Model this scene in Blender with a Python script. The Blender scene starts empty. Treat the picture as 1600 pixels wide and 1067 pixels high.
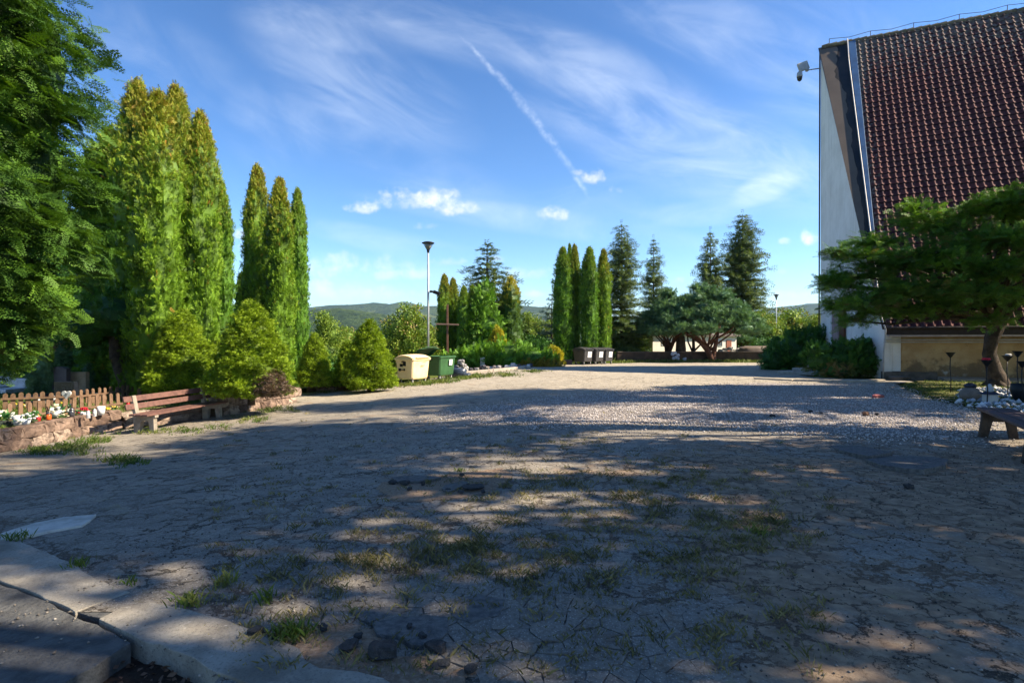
import bpy, math, random
import numpy as np
from mathutils import Vector, Matrix
R = math.radians
rng = np.random.default_rng(7)
random.seed(7)
scn = bpy.context.scene
COL = scn.collection

# ---------------------------------------------------------------- camera, world, sun, exposure
cam = bpy.data.cameras.new('camera')
cam.lens = 20; cam.sensor_width = 36; cam.clip_start = .05; cam.clip_end = 20000
camo = bpy.data.objects.new('camera', cam); COL.objects.link(camo)
camo.location = (0, 0, 1.65); camo.rotation_euler = (R(90), 0, 0)
scn.camera = camo
SUN_EL = 40.0
SUN_AZ = 97.5          # clockwise from +Y: the sun stands to the right
sd = Vector((math.cos(R(SUN_EL))*math.sin(R(SUN_AZ)), math.cos(R(SUN_EL))*math.cos(R(SUN_AZ)), math.sin(R(SUN_EL))))
sl = bpy.data.lights.new('sun', 'SUN'); sl.energy = 4.4; sl.angle = R(.5); sl.color = (1, .86, .66)
so = bpy.data.objects.new('sun', sl); COL.objects.link(so)
so.rotation_euler = (-sd).to_track_quat('-Z', 'Y').to_euler()
scn.view_settings.view_transform = 'Standard'; scn.view_settings.look = 'None'
scn.view_settings.exposure = 1.60; scn.view_settings.gamma = 1
F = 1600*20/36.
CX, CY, EYE = 800., 533.5, 1.65

class NT:
    """small node-tree writer"""
    def __init__(s, nt): s.t = nt; nt.nodes.clear()
    def n(s, kind, **kw):
        nd = s.t.nodes.new(kind)
        for k, v in kw.items():
            if k == 'i':
                for a, b in v.items(): s.inp(nd.inputs[a], b)
            else: setattr(nd, k, v)
        return nd
    def inp(s, sock, v):
        if isinstance(v, bpy.types.NodeSocket): s.t.links.new(v, sock)
        elif isinstance(v, bpy.types.Node): s.t.links.new(v.outputs[0], sock)
        else:
            if isinstance(v, tuple) and len(v) == 3 and sock.type == 'RGBA': v = v + (1,)
            sock.default_value = v
    def m(s, op, a, b=0., c=0., clamp=False):
        nd = s.t.nodes.new('ShaderNodeMath'); nd.operation = op; nd.use_clamp = clamp
        for k, v in enumerate((a, b, c)): s.inp(nd.inputs[k], v)
        return nd.outputs[0]
    def mix(s, f, a, b, bt='MIX'):
        nd = s.t.nodes.new('ShaderNodeMix'); nd.data_type = 'RGBA'; nd.blend_type = bt
        s.inp(nd.inputs[0], f); s.inp(nd.inputs[6], a); s.inp(nd.inputs[7], b); return nd.outputs[2]
    def noise(s, vec, scale, detail=4., rough=.55, dist=0.):
        nd = s.n('ShaderNodeTexNoise', i={'Scale': scale, 'Detail': detail, 'Roughness': rough, 'Distortion': dist})
        if vec is not None: s.inp(nd.inputs['Vector'], vec)
        return nd.outputs[0]
    def ramp(s, f, *stops):
        nd = s.t.nodes.new('ShaderNodeValToRGB'); e = nd.color_ramp.elements
        while len(e) < len(stops): e.new(.5)
        for k, (p, c) in enumerate(stops):
            e[k].position = p; e[k].color = (c, c, c, 1) if not isinstance(c, tuple) else c + (1,)
        s.inp(nd.inputs[0], f); return nd.outputs[0]
    def ss(s, f, a, b):
        nd = s.n('ShaderNodeMapRange', interpolation_type='SMOOTHSTEP')
        s.inp(nd.inputs[0], f); nd.inputs[1].default_value = a; nd.inputs[2].default_value = b; return nd.outputs[0]

# world: Nishita sky with cirrus, cumulus and a contrail placed by direction
w = bpy.data.worlds.new('World'); scn.world = w; w.use_nodes = True
t = NT(w.node_tree)
sky = t.n('ShaderNodeTexSky', sky_type='NISHITA', sun_disc=False, sun_elevation=R(SUN_EL), sun_rotation=R(SUN_AZ),
          altitude=300, air_density=1.0, dust_density=.25, ozone_density=3.2)
geo = t.n('ShaderNodeNewGeometry')
dirv = t.n('ShaderNodeVectorMath', operation='SCALE', i={0: geo.outputs['Incoming'], 'Scale': -1.0})
sp = t.n('ShaderNodeSeparateXYZ', i={0: dirv.outputs[0]})
ysafe = t.m('MAXIMUM', sp.outputs[1], .05)
U = t.m('DIVIDE', sp.outputs[0], ysafe); W = t.m('DIVIDE', sp.outputs[2], ysafe)
front = t.ss(sp.outputs[1], .06, .2)
UW = t.n('ShaderNodeCombineXYZ', i={0: U, 1: W}).outputs[0]
nA = t.m('SUBTRACT', t.noise(UW, 14, 8, .62), .5)
nB = t.m('SUBTRACT', t.noise(UW, 38, 7, .6), .5)
def uv(px, py): return (px - CX)/F, (CY - py)/F
# cumulus: cx, cy, half width, half height in photo pixels
CUM = [(650,314,66,17),(715,326,32,13),(572,327,24,11),(861,337,23,12),(932,278,22,13),(903,270,10,6),(961,297,14,8),(668,355,18,7),
       (545,420,78,20),(600,430,60,10),(520,410,40,12),(700,409,26,8),(830,428,38,11),(640,460,52,8),(560,462,95,12),(500,452,60,14),
       (1270,374,16,12),(1243,464,45,9),(1228,378,9,6),(1226,425,14,6),(370,370,22,12),(375,388,16,10),(770,405,22,6),(845,460,40,6),(1030,440,30,7)]
cm = None; csh = None
for (px, py, a, b) in CUM:
    u, v = uv(px, py); a *= 1.22/F; b *= 1.25/F
    du = t.m('MULTIPLY', t.m('SUBTRACT', U, u), 1/a); dv = t.m('MULTIPLY', t.m('SUBTRACT', W, v), 1/b)
    # flatter below than above
    dv2 = t.m('MULTIPLY', dv, t.m('ADD', 1.0, t.m('MULTIPLY', t.m('LESS_THAN', dv, 0), .5)))
    q = t.m('SUBTRACT', 1.0, t.m('ADD', t.m('MULTIPLY', du, du), t.m('MULTIPLY', dv2, dv2)))
    thin = .55 if (b*F < 10 or py > 400) else 1
    k = t.m('ADD', q, t.m('ADD', t.m('MULTIPLY', nA, 4.6), t.m('MULTIPLY', nB, 3.6)))
    k = t.m('MULTIPLY', t.ss(k, -.1, 2.0), t.m('MULTIPLY', thin, .95))
    cm = k if cm is None else t.m('MAXIMUM', cm, k)
    s_ = t.m('MULTIPLY', t.m('ADD', .62, t.m('MULTIPLY', dv, .55), clamp=True), t.m('GREATER_THAN', q, -1.2))
    csh = s_ if csh is None else t.m('MAXIMUM', csh, s_)
# cirrus: centre, half axes (px), tilt of the streaks in degrees (up to the right positive), strength
CIR = [(520,40,150,40,-8,.34),(560,130,190,70,-25,.4),(620,250,260,40,-22,.30),(980,140,230,60,-25,.42),(1090,230,260,75,-18,.60),
       (1200,292,60,22,22,.8),(870,350,300,22,-8,.35),(1150,330,220,20,4,.4),(640,385,240,20,-12,.4),(1000,300,260,40,10,.25),(430,200,80,70,-40,.22),
       (600,440,260,40,-5,.35),(760,60,260,50,-14,.30),(1150,60,240,60,-20,.32),(260,90,160,60,-30,.2),(1350,120,250,120,-20,.3)]
ci = None
for (px, py, a, b, ang, st) in CIR:
    u, v = uv(px, py); c_, s_ = math.cos(R(ang)), math.sin(R(ang))
    U0 = t.m('SUBTRACT', U, u); W0 = t.m('SUBTRACT', W, v)
    X = t.m('ADD', t.m('MULTIPLY', U0, c_), t.m('MULTIPLY', W0, s_)); Y = t.m('SUBTRACT', t.m('MULTIPLY', W0, c_), t.m('MULTIPLY', U0, s_))
    e = t.m('ADD', t.m('POWER', t.m('ABSOLUTE', t.m('MULTIPLY', X, F/a)), 2.), t.m('POWER', t.m('ABSOLUTE', t.m('MULTIPLY', Y, F/b)), 2.))
    env = t.ss(e, 1.5, 0.)
    vec = t.n('ShaderNodeCombineXYZ', i={0: t.m('MULTIPLY', X, 2.2), 1: t.m('MULTIPLY', Y, 6.5), 2: float(px % 17)}).outputs[0]
    nn = t.ss(t.noise(vec, 1.5, 9, .62, .9), .30, .95)
    k = t.m('MULTIPLY', t.m('MULTIPLY', nn, env), st)
    ci = k if ci is None else t.m('ADD', ci, k)
# contrail
(u0, v0), (u1, v1) = uv(714, 52), uv(922, 310)
L = math.hypot(u1-u0, v1-v0); dx, dy = (u1-u0)/L, (v1-v0)/L
along = t.m('DIVIDE', t.m('ADD', t.m('MULTIPLY', t.m('SUBTRACT', U, u0), dx), t.m('MULTIPLY', t.m('SUBTRACT', W, v0), dy)), L)
acr = t.m('SUBTRACT', t.m('MULTIPLY', t.m('SUBTRACT', W, v0), dx), t.m('MULTIPLY', t.m('SUBTRACT', U, u0), dy))
bow = t.m('MULTIPLY', t.m('MULTIPLY', along, t.m('SUBTRACT', 1., along)), .045)
acr = t.m('ADD', t.m('SUBTRACT', acr, bow), t.m('MULTIPLY', nA, .006))
wid = t.m('ADD', .003, t.m('MULTIPLY', t.m('MULTIPLY', along, t.m('SUBTRACT', 1.05, along)), .028))
cr = t.ss(t.m('DIVIDE', t.m('ABSOLUTE', t.m('ADD', acr, t.m('MULTIPLY', nB, .012))), wid), 1.1, .0)
cr = t.m('MULTIPLY', t.m('MULTIPLY', cr, t.ss(along, -.01, .12)), t.ss(along, 1.01, .93))
cr = t.m('MULTIPLY', cr, t.ss(t.noise(UW, 45, 7, .75), .30, .78)); cr = t.m('MULTIPLY', cr, .36)
thinm = t.m('MULTIPLY', t.m('ADD', ci, cr, clamp=True), front)
cmm = t.m('MULTIPLY', cm, front)
sc0 = t.mix(1., sky.outputs[0], (.14, .14, .14), 'MULTIPLY'); gm_ = t.n('ShaderNodeGamma', i={0: sc0, 1: 1.34}); sc1 = t.mix(1., gm_.outputs[0], (7.6, 7.6, 7.6), 'MULTIPLY')
hs = t.n('ShaderNodeHueSaturation', i={'Saturation': 1.08, 'Value': .86, 'Color': sc1})
c1 = t.mix(thinm, hs.outputs[0], (4.7, 5.1, 5.5))
shade = t.mix(t.m('ADD', csh, t.m('MULTIPLY', nA, .9), clamp=True), (2.9, 3.2, 3.6), (4.7, 4.65, 4.5))
c2 = t.mix(cmm, c1, shade)
bg = t.n('ShaderNodeBackground', i={'Color': c2, 'Strength': .096})
t.n('ShaderNodeOutputWorld', i={'Surface': bg.outputs[0]})

# ---------------------------------------------------------------- helpers
def sm(a, b, x):
    k = np.clip((np.asarray(x, float)-a)/(b-a), 0, 1); return k*k*(3-2*k)
def tz(x, y):
    """height of the ground"""
    x = np.asarray(x, float); y = np.asarray(y, float)
    d = .5*sm(2, -10, x)*sm(2, 12, y) + .3*sm(34, 52, y)
    d = d + np.clip((y-62)*.05, 0, 14) + np.clip((-16-x)*.03, 0, 3)
    return -d
def G(px, py, lift=0.):
    """ground point seen at a photo pixel"""
    z = 0.
    for _ in range(30):
        d = (EYE-z-lift)*F/(py-CY); x = (px-CX)/F*d
        z = float(tz(x, d))
    return Vector((x, d, z+lift))
def P(px, d, z=None):
    x = (px-CX)/F*d
    return Vector((x, d, float(tz(x, d)) if z is None else z))
def H(py, d): return EYE + (CY-py)/F*d
def inside(poly, x, y):
    """point in polygon, vectorised"""
    r = np.zeros(len(x), bool); n = len(poly)
    for i in range(n):
        x0, y0 = poly[i]; x1, y1 = poly[(i+1) % n]
        if y0 == y1: continue
        c = ((y0 > y) != (y1 > y)) & (x < (x1-x0)*(y-y0)/(y1-y0)+x0)
        r ^= c
    return r
def tag(o, label=None, cat=None, group=None, kind=None):
    if label: o['label'] = label
    if cat: o['category'] = cat
    if group: o['group'] = group
    if kind: o['kind'] = kind
    return o
def empty(name, loc, rz=0.):
    o = bpy.data.objects.new(name, None); COL.objects.link(o); o.empty_display_size = .2
    o.location = loc; o.rotation_euler = (0, 0, rz); return o
def link(name, me, mat, parent=None, smooth=False):
    o = bpy.data.objects.new(name, me); COL.objects.link(o)
    if mat is not None: me.materials.append(mat)
    if smooth: me.polygons.foreach_set('use_smooth', [True]*len(me.polygons))
    if parent is not None: o.parent = parent
    return o
def npmesh(name, V, Fc, mat, parent=None, smooth=False, attrs=None):
    V = np.ascontiguousarray(V, dtype=np.float32); Fc = np.ascontiguousarray(Fc, dtype=np.int32)
    me = bpy.data.meshes.new(name); k = Fc.shape[1]
    me.vertices.add(len(V)); me.vertices.foreach_set('co', V.ravel())
    me.loops.add(Fc.size); me.loops.foreach_set('vertex_index', Fc.ravel())
    me.polygons.add(len(Fc)); me.polygons.foreach_set('loop_start', np.arange(0, Fc.size, k, dtype=np.int32))
    me.update(calc_edges=True)
    for an, av in (attrs or {}).items():
        a = me.attributes.new(an, 'FLOAT', 'POINT'); a.data.foreach_set('value', np.ascontiguousarray(av, dtype=np.float32))
    return link(name, me, mat, parent, smooth)
class MB:
    """collects shapes into one mesh"""
    def __init__(s): s.v = []; s.f = []
    def add(s, vs, fs):
        b = len(s.v); s.v += [tuple(p) for p in vs]; s.f += [tuple(b+i for i in f) for f in fs]; return s
    def box(s, c, size, rz=0., M=None, taper=1.):
        x, y, z = size[0]/2, size[1]/2, size[2]/2
        vs = [Vector((i*x*(taper if k < 0 else 1), j*y*(taper if k < 0 else 1), k*z)) for k in (-1, 1) for j in (-1, 1) for i in (-1, 1)]
        m = (M if M is not None else Matrix.Rotation(rz, 4, 'Z'))
        vs = [m @ v + Vector(c) for v in vs]
        return s.add(vs, [(0,2,3,1),(4,5,7,6),(0,1,5,4),(2,6,7,3),(0,4,6,2),(1,3,7,5)])
    def beam(s, a, b, w, h, up=(0, 0, 1)):
        a = Vector(a); b = Vector(b); d = (b-a); L = d.length; d.normalize()
        sx = d.cross(Vector(up)).normalized(); uz = sx.cross(d)
        M = Matrix((( d.x, sx.x, uz.x, 0), (d.y, sx.y, uz.y, 0), (d.z, sx.z, uz.z, 0), (0, 0, 0, 1)))
        return s.box((a+b)/2, (L, w, h), M=M)
    def prism(s, poly, z0, z1):
        n = len(poly)
        if sum(poly[i][0]*poly[(i+1) % n][1]-poly[(i+1) % n][0]*poly[i][1] for i in range(n)) < 0: poly = poly[::-1]
        vs = [(p[0], p[1], z0 if not callable(z0) else z0(*p[:2])) for p in poly] + [(p[0], p[1], z1 if not callable(z1) else z1(*p[:2])) for p in poly]
        return s.add(vs, [tuple(range(n))[::-1], tuple(range(n, 2*n))] + [(i, (i+1) % n, n+(i+1) % n, n+i) for i in range(n)])
    def tube(s, pts, rad, n=8, cap=True):
        pts = [Vector(p) for p in pts]
        if not hasattr(rad, '__len__'): rad = [rad]*len(pts)
        vs = []; ref = Vector((.31, .17, .93))
        for i, p in enumerate(pts):
            d = (pts[min(i+1, len(pts)-1)]-pts[max(i-1, 0)]).normalized()
            a = d.cross(ref)
            if a.length < .05: a = d.cross(Vector((1, 0, 0)))
            a.normalize(); b = d.cross(a)
            for k in range(n):
                q = 2*math.pi*k/n; vs.append(p + (a*math.cos(q)+b*math.sin(q))*rad[i])
        fs = [(i*n+k, i*n+(k+1) % n, (i+1)*n+(k+1) % n, (i+1)*n+k) for i in range(len(pts)-1) for k in range(n)]
        if cap: fs += [tuple(range(n))[::-1], tuple(range((len(pts)-1)*n, len(pts)*n))]
        return s.add(vs, fs)
    def lathe(s, prof, c=(0, 0, 0), n=16, M=None):
        vs = []
        for r, z in prof:
            for k in range(n):
                q = 2*math.pi*k/n; v = Vector((r*math.cos(q), r*math.sin(q), z))
                vs.append((M @ v if M is not None else v) + Vector(c))
        m = len(prof)
        fs = [(i*n+k, i*n+(k+1) % n, (i+1)*n+(k+1) % n, (i+1)*n+k) for i in range(m-1) for k in range(n)]
        fs += [tuple(range(n))[::-1], tuple(range((m-1)*n, m*n))]
        return s.add(vs, fs)
    def rock(s, c, size, seed=0, n=8, m=5, jag=.16, pw=.6):
        r_ = random.Random(seed); vs = []
        for i in range(m+1):
            th = math.pi*i/m
            for k in range(n):
                q = 2*math.pi*(k+.5*(i % 2))/n; j = 1+r_.uniform(-jag, jag)
                if i in (0, m): j = 1
                # boxy superellipsoid
                x = math.sin(th)*math.cos(q); y = math.sin(th)*math.sin(q); z = math.cos(th)
                f = lambda t_: math.copysign(abs(t_)**pw, t_)
                vs.append(Vector((f(x)*size[0]/2*j, f(y)*size[1]/2*j, f(z)*size[2]/2*j))+Vector(c))
        fs = [(i*n+k, (i+1)*n+k, (i+1)*n+(k+1) % n, i*n+(k+1) % n) for i in range(m) for k in range(n)]
        return s.add(vs, fs)
    def build(s, name, mat, parent=None, bevel=0., smooth=False, seg=2):
        me = bpy.data.meshes.new(name); me.from_pydata(s.v, [], s.f); me.validate(); me.update()
        o = link(name, me, mat, parent, smooth)
        if bevel:
            b = o.modifiers.new('bevel', 'BEVEL'); b.width = bevel; b.segments = seg; b.limit_method = 'ANGLE'; b.angle_limit = R(35)
        return o
def copy_tree(o, loc=None, rz=None, sc=None, parent=None):
    c = o.copy(); COL.objects.link(c); c.parent = parent
    if loc is not None: c.location = loc
    if rz is not None: c.rotation_euler = (0, 0, rz)
    if sc is not None: c.scale = sc if hasattr(sc, '__len__') else (sc, sc, sc)
    for ch in [q for q in bpy.data.objects if q.parent == o]: copy_tree(ch, parent=c)
    return c

# ---------------------------------------------------------------- materials
def mat(name):
    m = bpy.data.materials.new(name); m.use_nodes = True; return m, NT(m.node_tree)
def finish(t, col, rough=.8, bump=None, bs=.3, bd=.01, spec=.3, metal=0., extra=None):
    p = t.n('ShaderNodeBsdfPrincipled', i={'Base Color': col, 'Roughness': rough, 'Specular IOR Level': spec, 'Metallic': metal})
    if bump is not None:
        b = t.n('ShaderNodeBump', i={'Height': bump, 'Strength': bs, 'Distance': bd}); t.inp(p.inputs['Normal'], b.outputs[0])
    out = t.n('ShaderNodeOutputMaterial', i={'Surface': p.outputs[0]}); return p
def plain(name, c, rough=.7, var=.25, scale=6., spec=.3, metal=0., bs=.25, bd=.01, c2=None, det=5):
    m, t = mat(name); co = t.n('ShaderNodeTexCoord').outputs['Object']
    n = t.noise(co, scale, det, .6)
    d = c2 if c2 else tuple(v*(1-var) for v in c)
    col = t.mix(t.ss(n, .35, .68), c, d)
    finish(t, col, rough, t.noise(co, scale*6, 4), bs, bd, spec, metal); return m
def foliage(name, dark, mid, lite, tipc=None, trans=.16, nscale=1.1):
    """leaf colour varies leaf by leaf ('var'), in clumps (noise) and towards rusty tips ('tip')"""
    m, t = mat(name); co = t.n('ShaderNodeTexCoord').outputs['Object']
    a = t.n('ShaderNodeAttribute', attribute_name='var').outputs['Fac']
    n = t.noise(co, nscale, 3, .6)
    f = t.m('ADD', t.m('MULTIPLY', a, .62), t.m('MULTIPLY', t.ss(n, .3, .7), .38), clamp=True)
    col = t.ramp(f, (0., dark), (.45, mid), (1., lite))
    if tipc:
        tp = t.n('ShaderNodeAttribute', attribute_name='tip').outputs['Fac']
        col = t.mix(t.m('MULTIPLY', tp, 1., clamp=True), col, tipc)
    d = t.n('ShaderNodeBsdfPrincipled', i={'Base Color': col, 'Roughness': .6, 'Specular IOR Level': .25})
    tr = t.n('ShaderNodeBsdfTranslucent', i={'Color': t.mix(1., col, (1.7, 1.6, .7), 'MULTIPLY')})
    mx = t.n('ShaderNodeMixShader', i={0: trans, 1: d.outputs[0], 2: tr.outputs[0]})
    t.n('ShaderNodeOutputMaterial', i={'Surface': mx.outputs[0]}); return m

MT = {}
MT['thuja'] = foliage('thuja_foliage', (0.0307, 0.0655, 0.00525), (0.136, 0.26, 0.0164), (0.3, 0.464, 0.0342), (0.42, 0.175, 0.035))
MT['thuja_green'] = foliage('thuja_green_foliage', (0.024, 0.064, 0.0064), (0.115, 0.256, 0.023), (0.243, 0.448, 0.0448), (0.32, 0.224, 0.032))
MT['cone'] = foliage('dwarf_spruce_foliage', (0.0338, 0.064, 0.0045), (0.199, 0.304, 0.014), (0.418, 0.541, 0.0369), (.16, .115, .085), nscale=2.5)
MT['cypress'] = foliage('cypress_foliage', (0.014, 0.042, 0.007), (0.055, 0.13, 0.013), (0.16, 0.30, 0.024), nscale=.9)
MT['juniper'] = foliage('juniper_foliage', (0.020, 0.052, 0.011), (0.09, 0.215, 0.03), (0.28, 0.49, 0.05), (0.221, 0.128, 0.0595), nscale=.9)
MT['spruce'] = foliage('spruce_foliage', (0.034, 0.0612, 0.0238), (0.0935, 0.145, 0.0425), (0.238, 0.289, 0.0765), nscale=.8, trans=.15)
MT['bluespruce'] = foliage('blue_spruce_foliage', (0.03, 0.0675, 0.045), (0.075, 0.135, 0.0975), (0.165, 0.255, 0.18), nscale=.8, trans=.15)
MT['pine'] = foliage('pine_foliage', (0.03, 0.075, 0.0375), (0.0975, 0.195, 0.09), (0.225, 0.36, 0.15), nscale=.8, trans=.15)
MT['broad'] = foliage('broadleaf_foliage', (0.0525, 0.105, 0.015), (0.15, 0.24, 0.03), (0.375, 0.45, 0.06), (0.3, 0.21, 0.09))
MT['shade_tree'] = foliage('shade_tree_foliage', (0.02, 0.05, 0.01), (0.05, 0.11, 0.015), (0.1, 0.18, 0.03))
MT['gold'] = foliage('golden_foliage', (0.12, 0.12, 0.0096), (0.384, 0.36, 0.018), (0.624, 0.552, 0.036))
MT['bluegreen'] = foliage('bluegreen_foliage', (0.064, 0.128, 0.064), (0.128, 0.24, 0.112), (0.224, 0.384, 0.176), (0.384, 0.208, 0.096))
MT['bush'] = foliage('dark_bush_foliage', (0.018, 0.06, 0.015), (0.045, 0.135, 0.021), (0.105, 0.24, 0.03), (0.195, 0.105, 0.0525), nscale=2.)
MT['weed'] = foliage('weed_blades', (.05, .055, .018), (.13, .12, .045), (.32, .27, .12))
MT['grass'] = foliage('grass_blades', (.03, .06, .008), (.075, .125, .018), (.22, .22, .06))
MT['bark'] = plain('bark', (.09, .065, .045), .9, scale=5, c2=(.035, .026, .02), bs=.9, bd=.03)
MT['redbark'] = plain('red_bark', (.17, .08, .05), .9, scale=5, c2=(.08, .04, .03), bs=.8, bd=.03)
MT['dead'] = plain('dead_twigs', (.16, .09, .06), .9, scale=5, c2=(.08, .045, .03))
# ---------------------------------------------------------------- ground surfaces
def asphalt_mat(name='cracked_asphalt', K=1.):
    m, t = mat(name); co = t.n('ShaderNodeTexCoord').outputs['Object']
    spx = t.n('ShaderNodeSeparateXYZ', i={0: co})
    big = t.noise(co, .22, 4, .55); mid = t.noise(co, 1.3, 5, .6); fine = t.noise(co, 38, 4, .7)
    wv = t.n('ShaderNodeTexNoise', i={'Vector': co, 'Scale': 3.2, 'Detail': 8., 'Roughness': .72})
    warp = t.n('ShaderNodeMix', data_type='VECTOR', i={0: .36})
    t.inp(warp.inputs[4], co); t.inp(warp.inputs[5], wv.outputs['Color']); wc = warp.outputs[1]
    def crack(scale, a, b, rnd=1.):
        v = t.n('ShaderNodeTexVoronoi', feature='DISTANCE_TO_EDGE', i={'Vector': wc, 'Scale': scale, 'Randomness': rnd})
        return t.ss(t.m('DIVIDE', v.outputs[0], t.m('ADD', .12, t.m('MULTIPLY', t.ss(t.noise(co, scale*.45, 3, .6), .36, .72), 1.7))), b, a)
    wcell = t.n('ShaderNodeTexVoronoi', feature='F1', i={'Vector': wc, 'Scale': 5.2})
    crA = crack(5.2, .012, .045); crB = crack(2.6, .005, .018)
    # the break-up is worst in the near field right of centre
    m1 = t.ss(t.m('ADD', t.m('ADD', big, t.m('MULTIPLY', mid, .35)), t.m('MULTIPLY', t.ss(spx.outputs[1], 13., 4.), .22)), .60, .80)
    dirtside = t.m('MULTIPLY', t.ss(spx.outputs[0], -.5, 2.8), t.ss(spx.outputs[1], 10.5, 7.5))
    cr = t.m('MAXIMUM', t.m('MULTIPLY', crA, t.m('MAXIMUM', m1, t.m('MULTIPLY', dirtside, .75))), t.m('MULTIPLY', crB, t.ss(t.noise(co, 1.4, 5, .65), .44, .58)))
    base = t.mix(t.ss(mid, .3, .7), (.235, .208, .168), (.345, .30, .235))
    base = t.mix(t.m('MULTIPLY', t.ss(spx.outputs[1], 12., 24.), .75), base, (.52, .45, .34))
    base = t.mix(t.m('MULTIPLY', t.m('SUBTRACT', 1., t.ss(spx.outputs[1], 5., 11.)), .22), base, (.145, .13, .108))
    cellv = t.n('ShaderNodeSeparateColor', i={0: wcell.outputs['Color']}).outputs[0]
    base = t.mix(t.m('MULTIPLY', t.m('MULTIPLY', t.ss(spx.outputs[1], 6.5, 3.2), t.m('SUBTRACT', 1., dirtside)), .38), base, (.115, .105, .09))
    bl = t.noise(co, 4.5, 7, .7); base = t.mix(t.m('MULTIPLY', t.ss(bl, .5, .66), .5), base, (.11, .098, .08)); base = t.mix(t.m('MULTIPLY', t.ss(bl, .44, .34), .35), base, (.42, .37, .30))
    base = t.mix(t.m('MULTIPLY', cellv, .3), base, (.13, .118, .10))
    ag = t.n('ShaderNodeTexVoronoi', feature='F1', i={'Vector': co, 'Scale': 60.})
    base = t.mix(t.m('MULTIPLY', t.ss(ag.outputs[0], .32, .14), .6), base, (.46, .43, .39))
    base = t.mix(t.m('MULTIPLY', t.ss(fine, .42, .66), .55), base, (.07, .062, .052))
    dirt = t.mix(t.ss(t.noise(co, 9, 5), .35, .7), (.19, .125, .075), (.33, .235, .145))
    dn = t.noise(co, .8, 6, .65)
    df = t.m('MULTIPLY', t.ss(t.m('ADD', dn, t.m('MULTIPLY', dirtside, .22)), .59, .72), .85)
    df = t.m('MAXIMUM', df, t.m('MULTIPLY', crack(5.2, .03, .13), t.m('MULTIPLY', dirtside, .8)))
    base = t.mix(df, base, dirt)
    dry = t.ss(t.noise(co, 2.6, 6, .7), .59, .70)
    base = t.mix(t.m('MULTIPLY', dry, .6), base, (.22, .185, .09))
    cr = t.m('MULTIPLY', cr, K); base = t.mix(t.m('MULTIPLY', cr, t.m('ADD', .55, t.m('MULTIPLY', t.ss(t.noise(co, 1.9, 4, .6), .35, .65), .42))), base, t.mix(t.ss(t.noise(co, 1.1, 3), .4, .6), (.016, .014, .012), (.12, .08, .05)))
    h = t.m('ADD', t.m('MULTIPLY', t.m('SUBTRACT', 1., cr), 1.), t.m('MULTIPLY', fine, .22))
    h = t.m('ADD', h, t.m('MULTIPLY', mid, .8)); h = t.m('ADD', h, t.m('MULTIPLY', cellv, .25))
    finish(t, base, .88, h, .8, .03, .3); return m
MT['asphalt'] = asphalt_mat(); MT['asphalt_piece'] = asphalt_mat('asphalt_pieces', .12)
def soil_mat(name, a, b, c, sc=3.):
    m, t = mat(name); co = t.n('ShaderNodeTexCoord').outputs['Object']
    n = t.noise(co, .5, 5, .6); n2 = t.noise(co, sc*3, 6, .7)
    col = t.mix(t.ss(n, .4, .6), a, b); col = t.mix(t.ss(n2, .42, .66), col, c)
    finish(t, col, .95, n2, .9, .04, .1); return m
MT['meadow'] = soil_mat('meadow_grass', (.10, .13, .02), (.18, .18, .04), (.05, .07, .015))
MT['soil'] = soil_mat('bed_soil', (.17, .15, .07), (.12, .14, .03), (.07, .06, .04))
MT['litter'] = soil_mat('leaf_litter', (.05, .035, .025), (.08, .055, .04), (.03, .02, .015), 8)
MT['hill'] = None

PLAZA = [(-10.0, 8.2), (-9.95, 13.8), (-9.2, 14.2), (-8.4, 16.1), (-7.3, 19.3), (-9.4, 20.6), (-16, 23), (-16, 25.2), (-8.6, 23.6), (-6.9, 25.0),
         (-5.7, 26.8), (-4.0, 29.4), (-3.6, 31.0), (-2.2, 33), (-.3, 37), (1.7, 43.5), (5, 48.5), (12, 52.5), (26, 53), (21, 42), (17.2, 36), (14.6, 30.5),
         (13.9, 26.4), (16.6, 23.6), (15.0, 22.2), (12.2, 17.0), (11.2, 13.9), (10.9, 12.0), (12.5, 9), (15, 4), (17, -9), (2, -9), (.3, 1.95), (-.8, 2.6), (-1.35, 2.9), (-2.05, 3.32),
         (-2.7, 3.55), (-3.5, 3.98), (-4.45, 4.5), (-6.4, 5.3)]
def wiggle(p, amp=.10, f=1.0): return amp*(math.sin(p[0]*3.1*f+p[1]*1.7)+math.sin(p[1]*4.3*f-p[0]*2.2))
def sheet(name, poly, step, zf, material, kind='structure'):
    xs = [p[0] for p in poly]; ys = [p[1] for p in poly]
    gx = np.arange(min(xs), max(xs)+step, step); gy = np.arange(min(ys), max(ys)+step, step)
    X, Y = np.meshgrid(gx, gy); X = X.ravel(); Y = Y.ravel()
    nx, ny = len(gx), len(gy)
    ii, jj = np.meshgrid(np.arange(nx-1), np.arange(ny-1)); a = (jj*nx+ii).ravel()
    fc = np.stack([a, a+1, a+1+nx, a+nx], 1)
    cx = X[fc].mean(1); cy = Y[fc].mean(1)
    wob = .10*(np.sin(cx*3.1+cy*1.7)+np.sin(cy*4.3-cx*2.2))
    fc = fc[inside(poly, cx+wob*.5, cy+wob)]
    used, inv = np.unique(fc, return_inverse=True)
    V = np.stack([X[used], Y[used], zf(X[used], Y[used])], 1)
    o = npmesh(name, V, inv.reshape(fc.shape), material, smooth=True); o['kind'] = kind; return o
def swell(x, y): return .012*np.sin(x*1.3+y*.7)*np.sin(y*1.1-x*.4) + .006*np.sin(x*5.1)*np.sin(y*4.3)
GRAV = [G(*p) for p in [(672,652),(735,638),(900,617),(1100,603),(1200,599),(1383,601),(1440,622),(1520,642),(1552,662),(1500,686),(1400,691),(1250,676),(1100,666),(900,666),(750,663)]]
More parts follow.
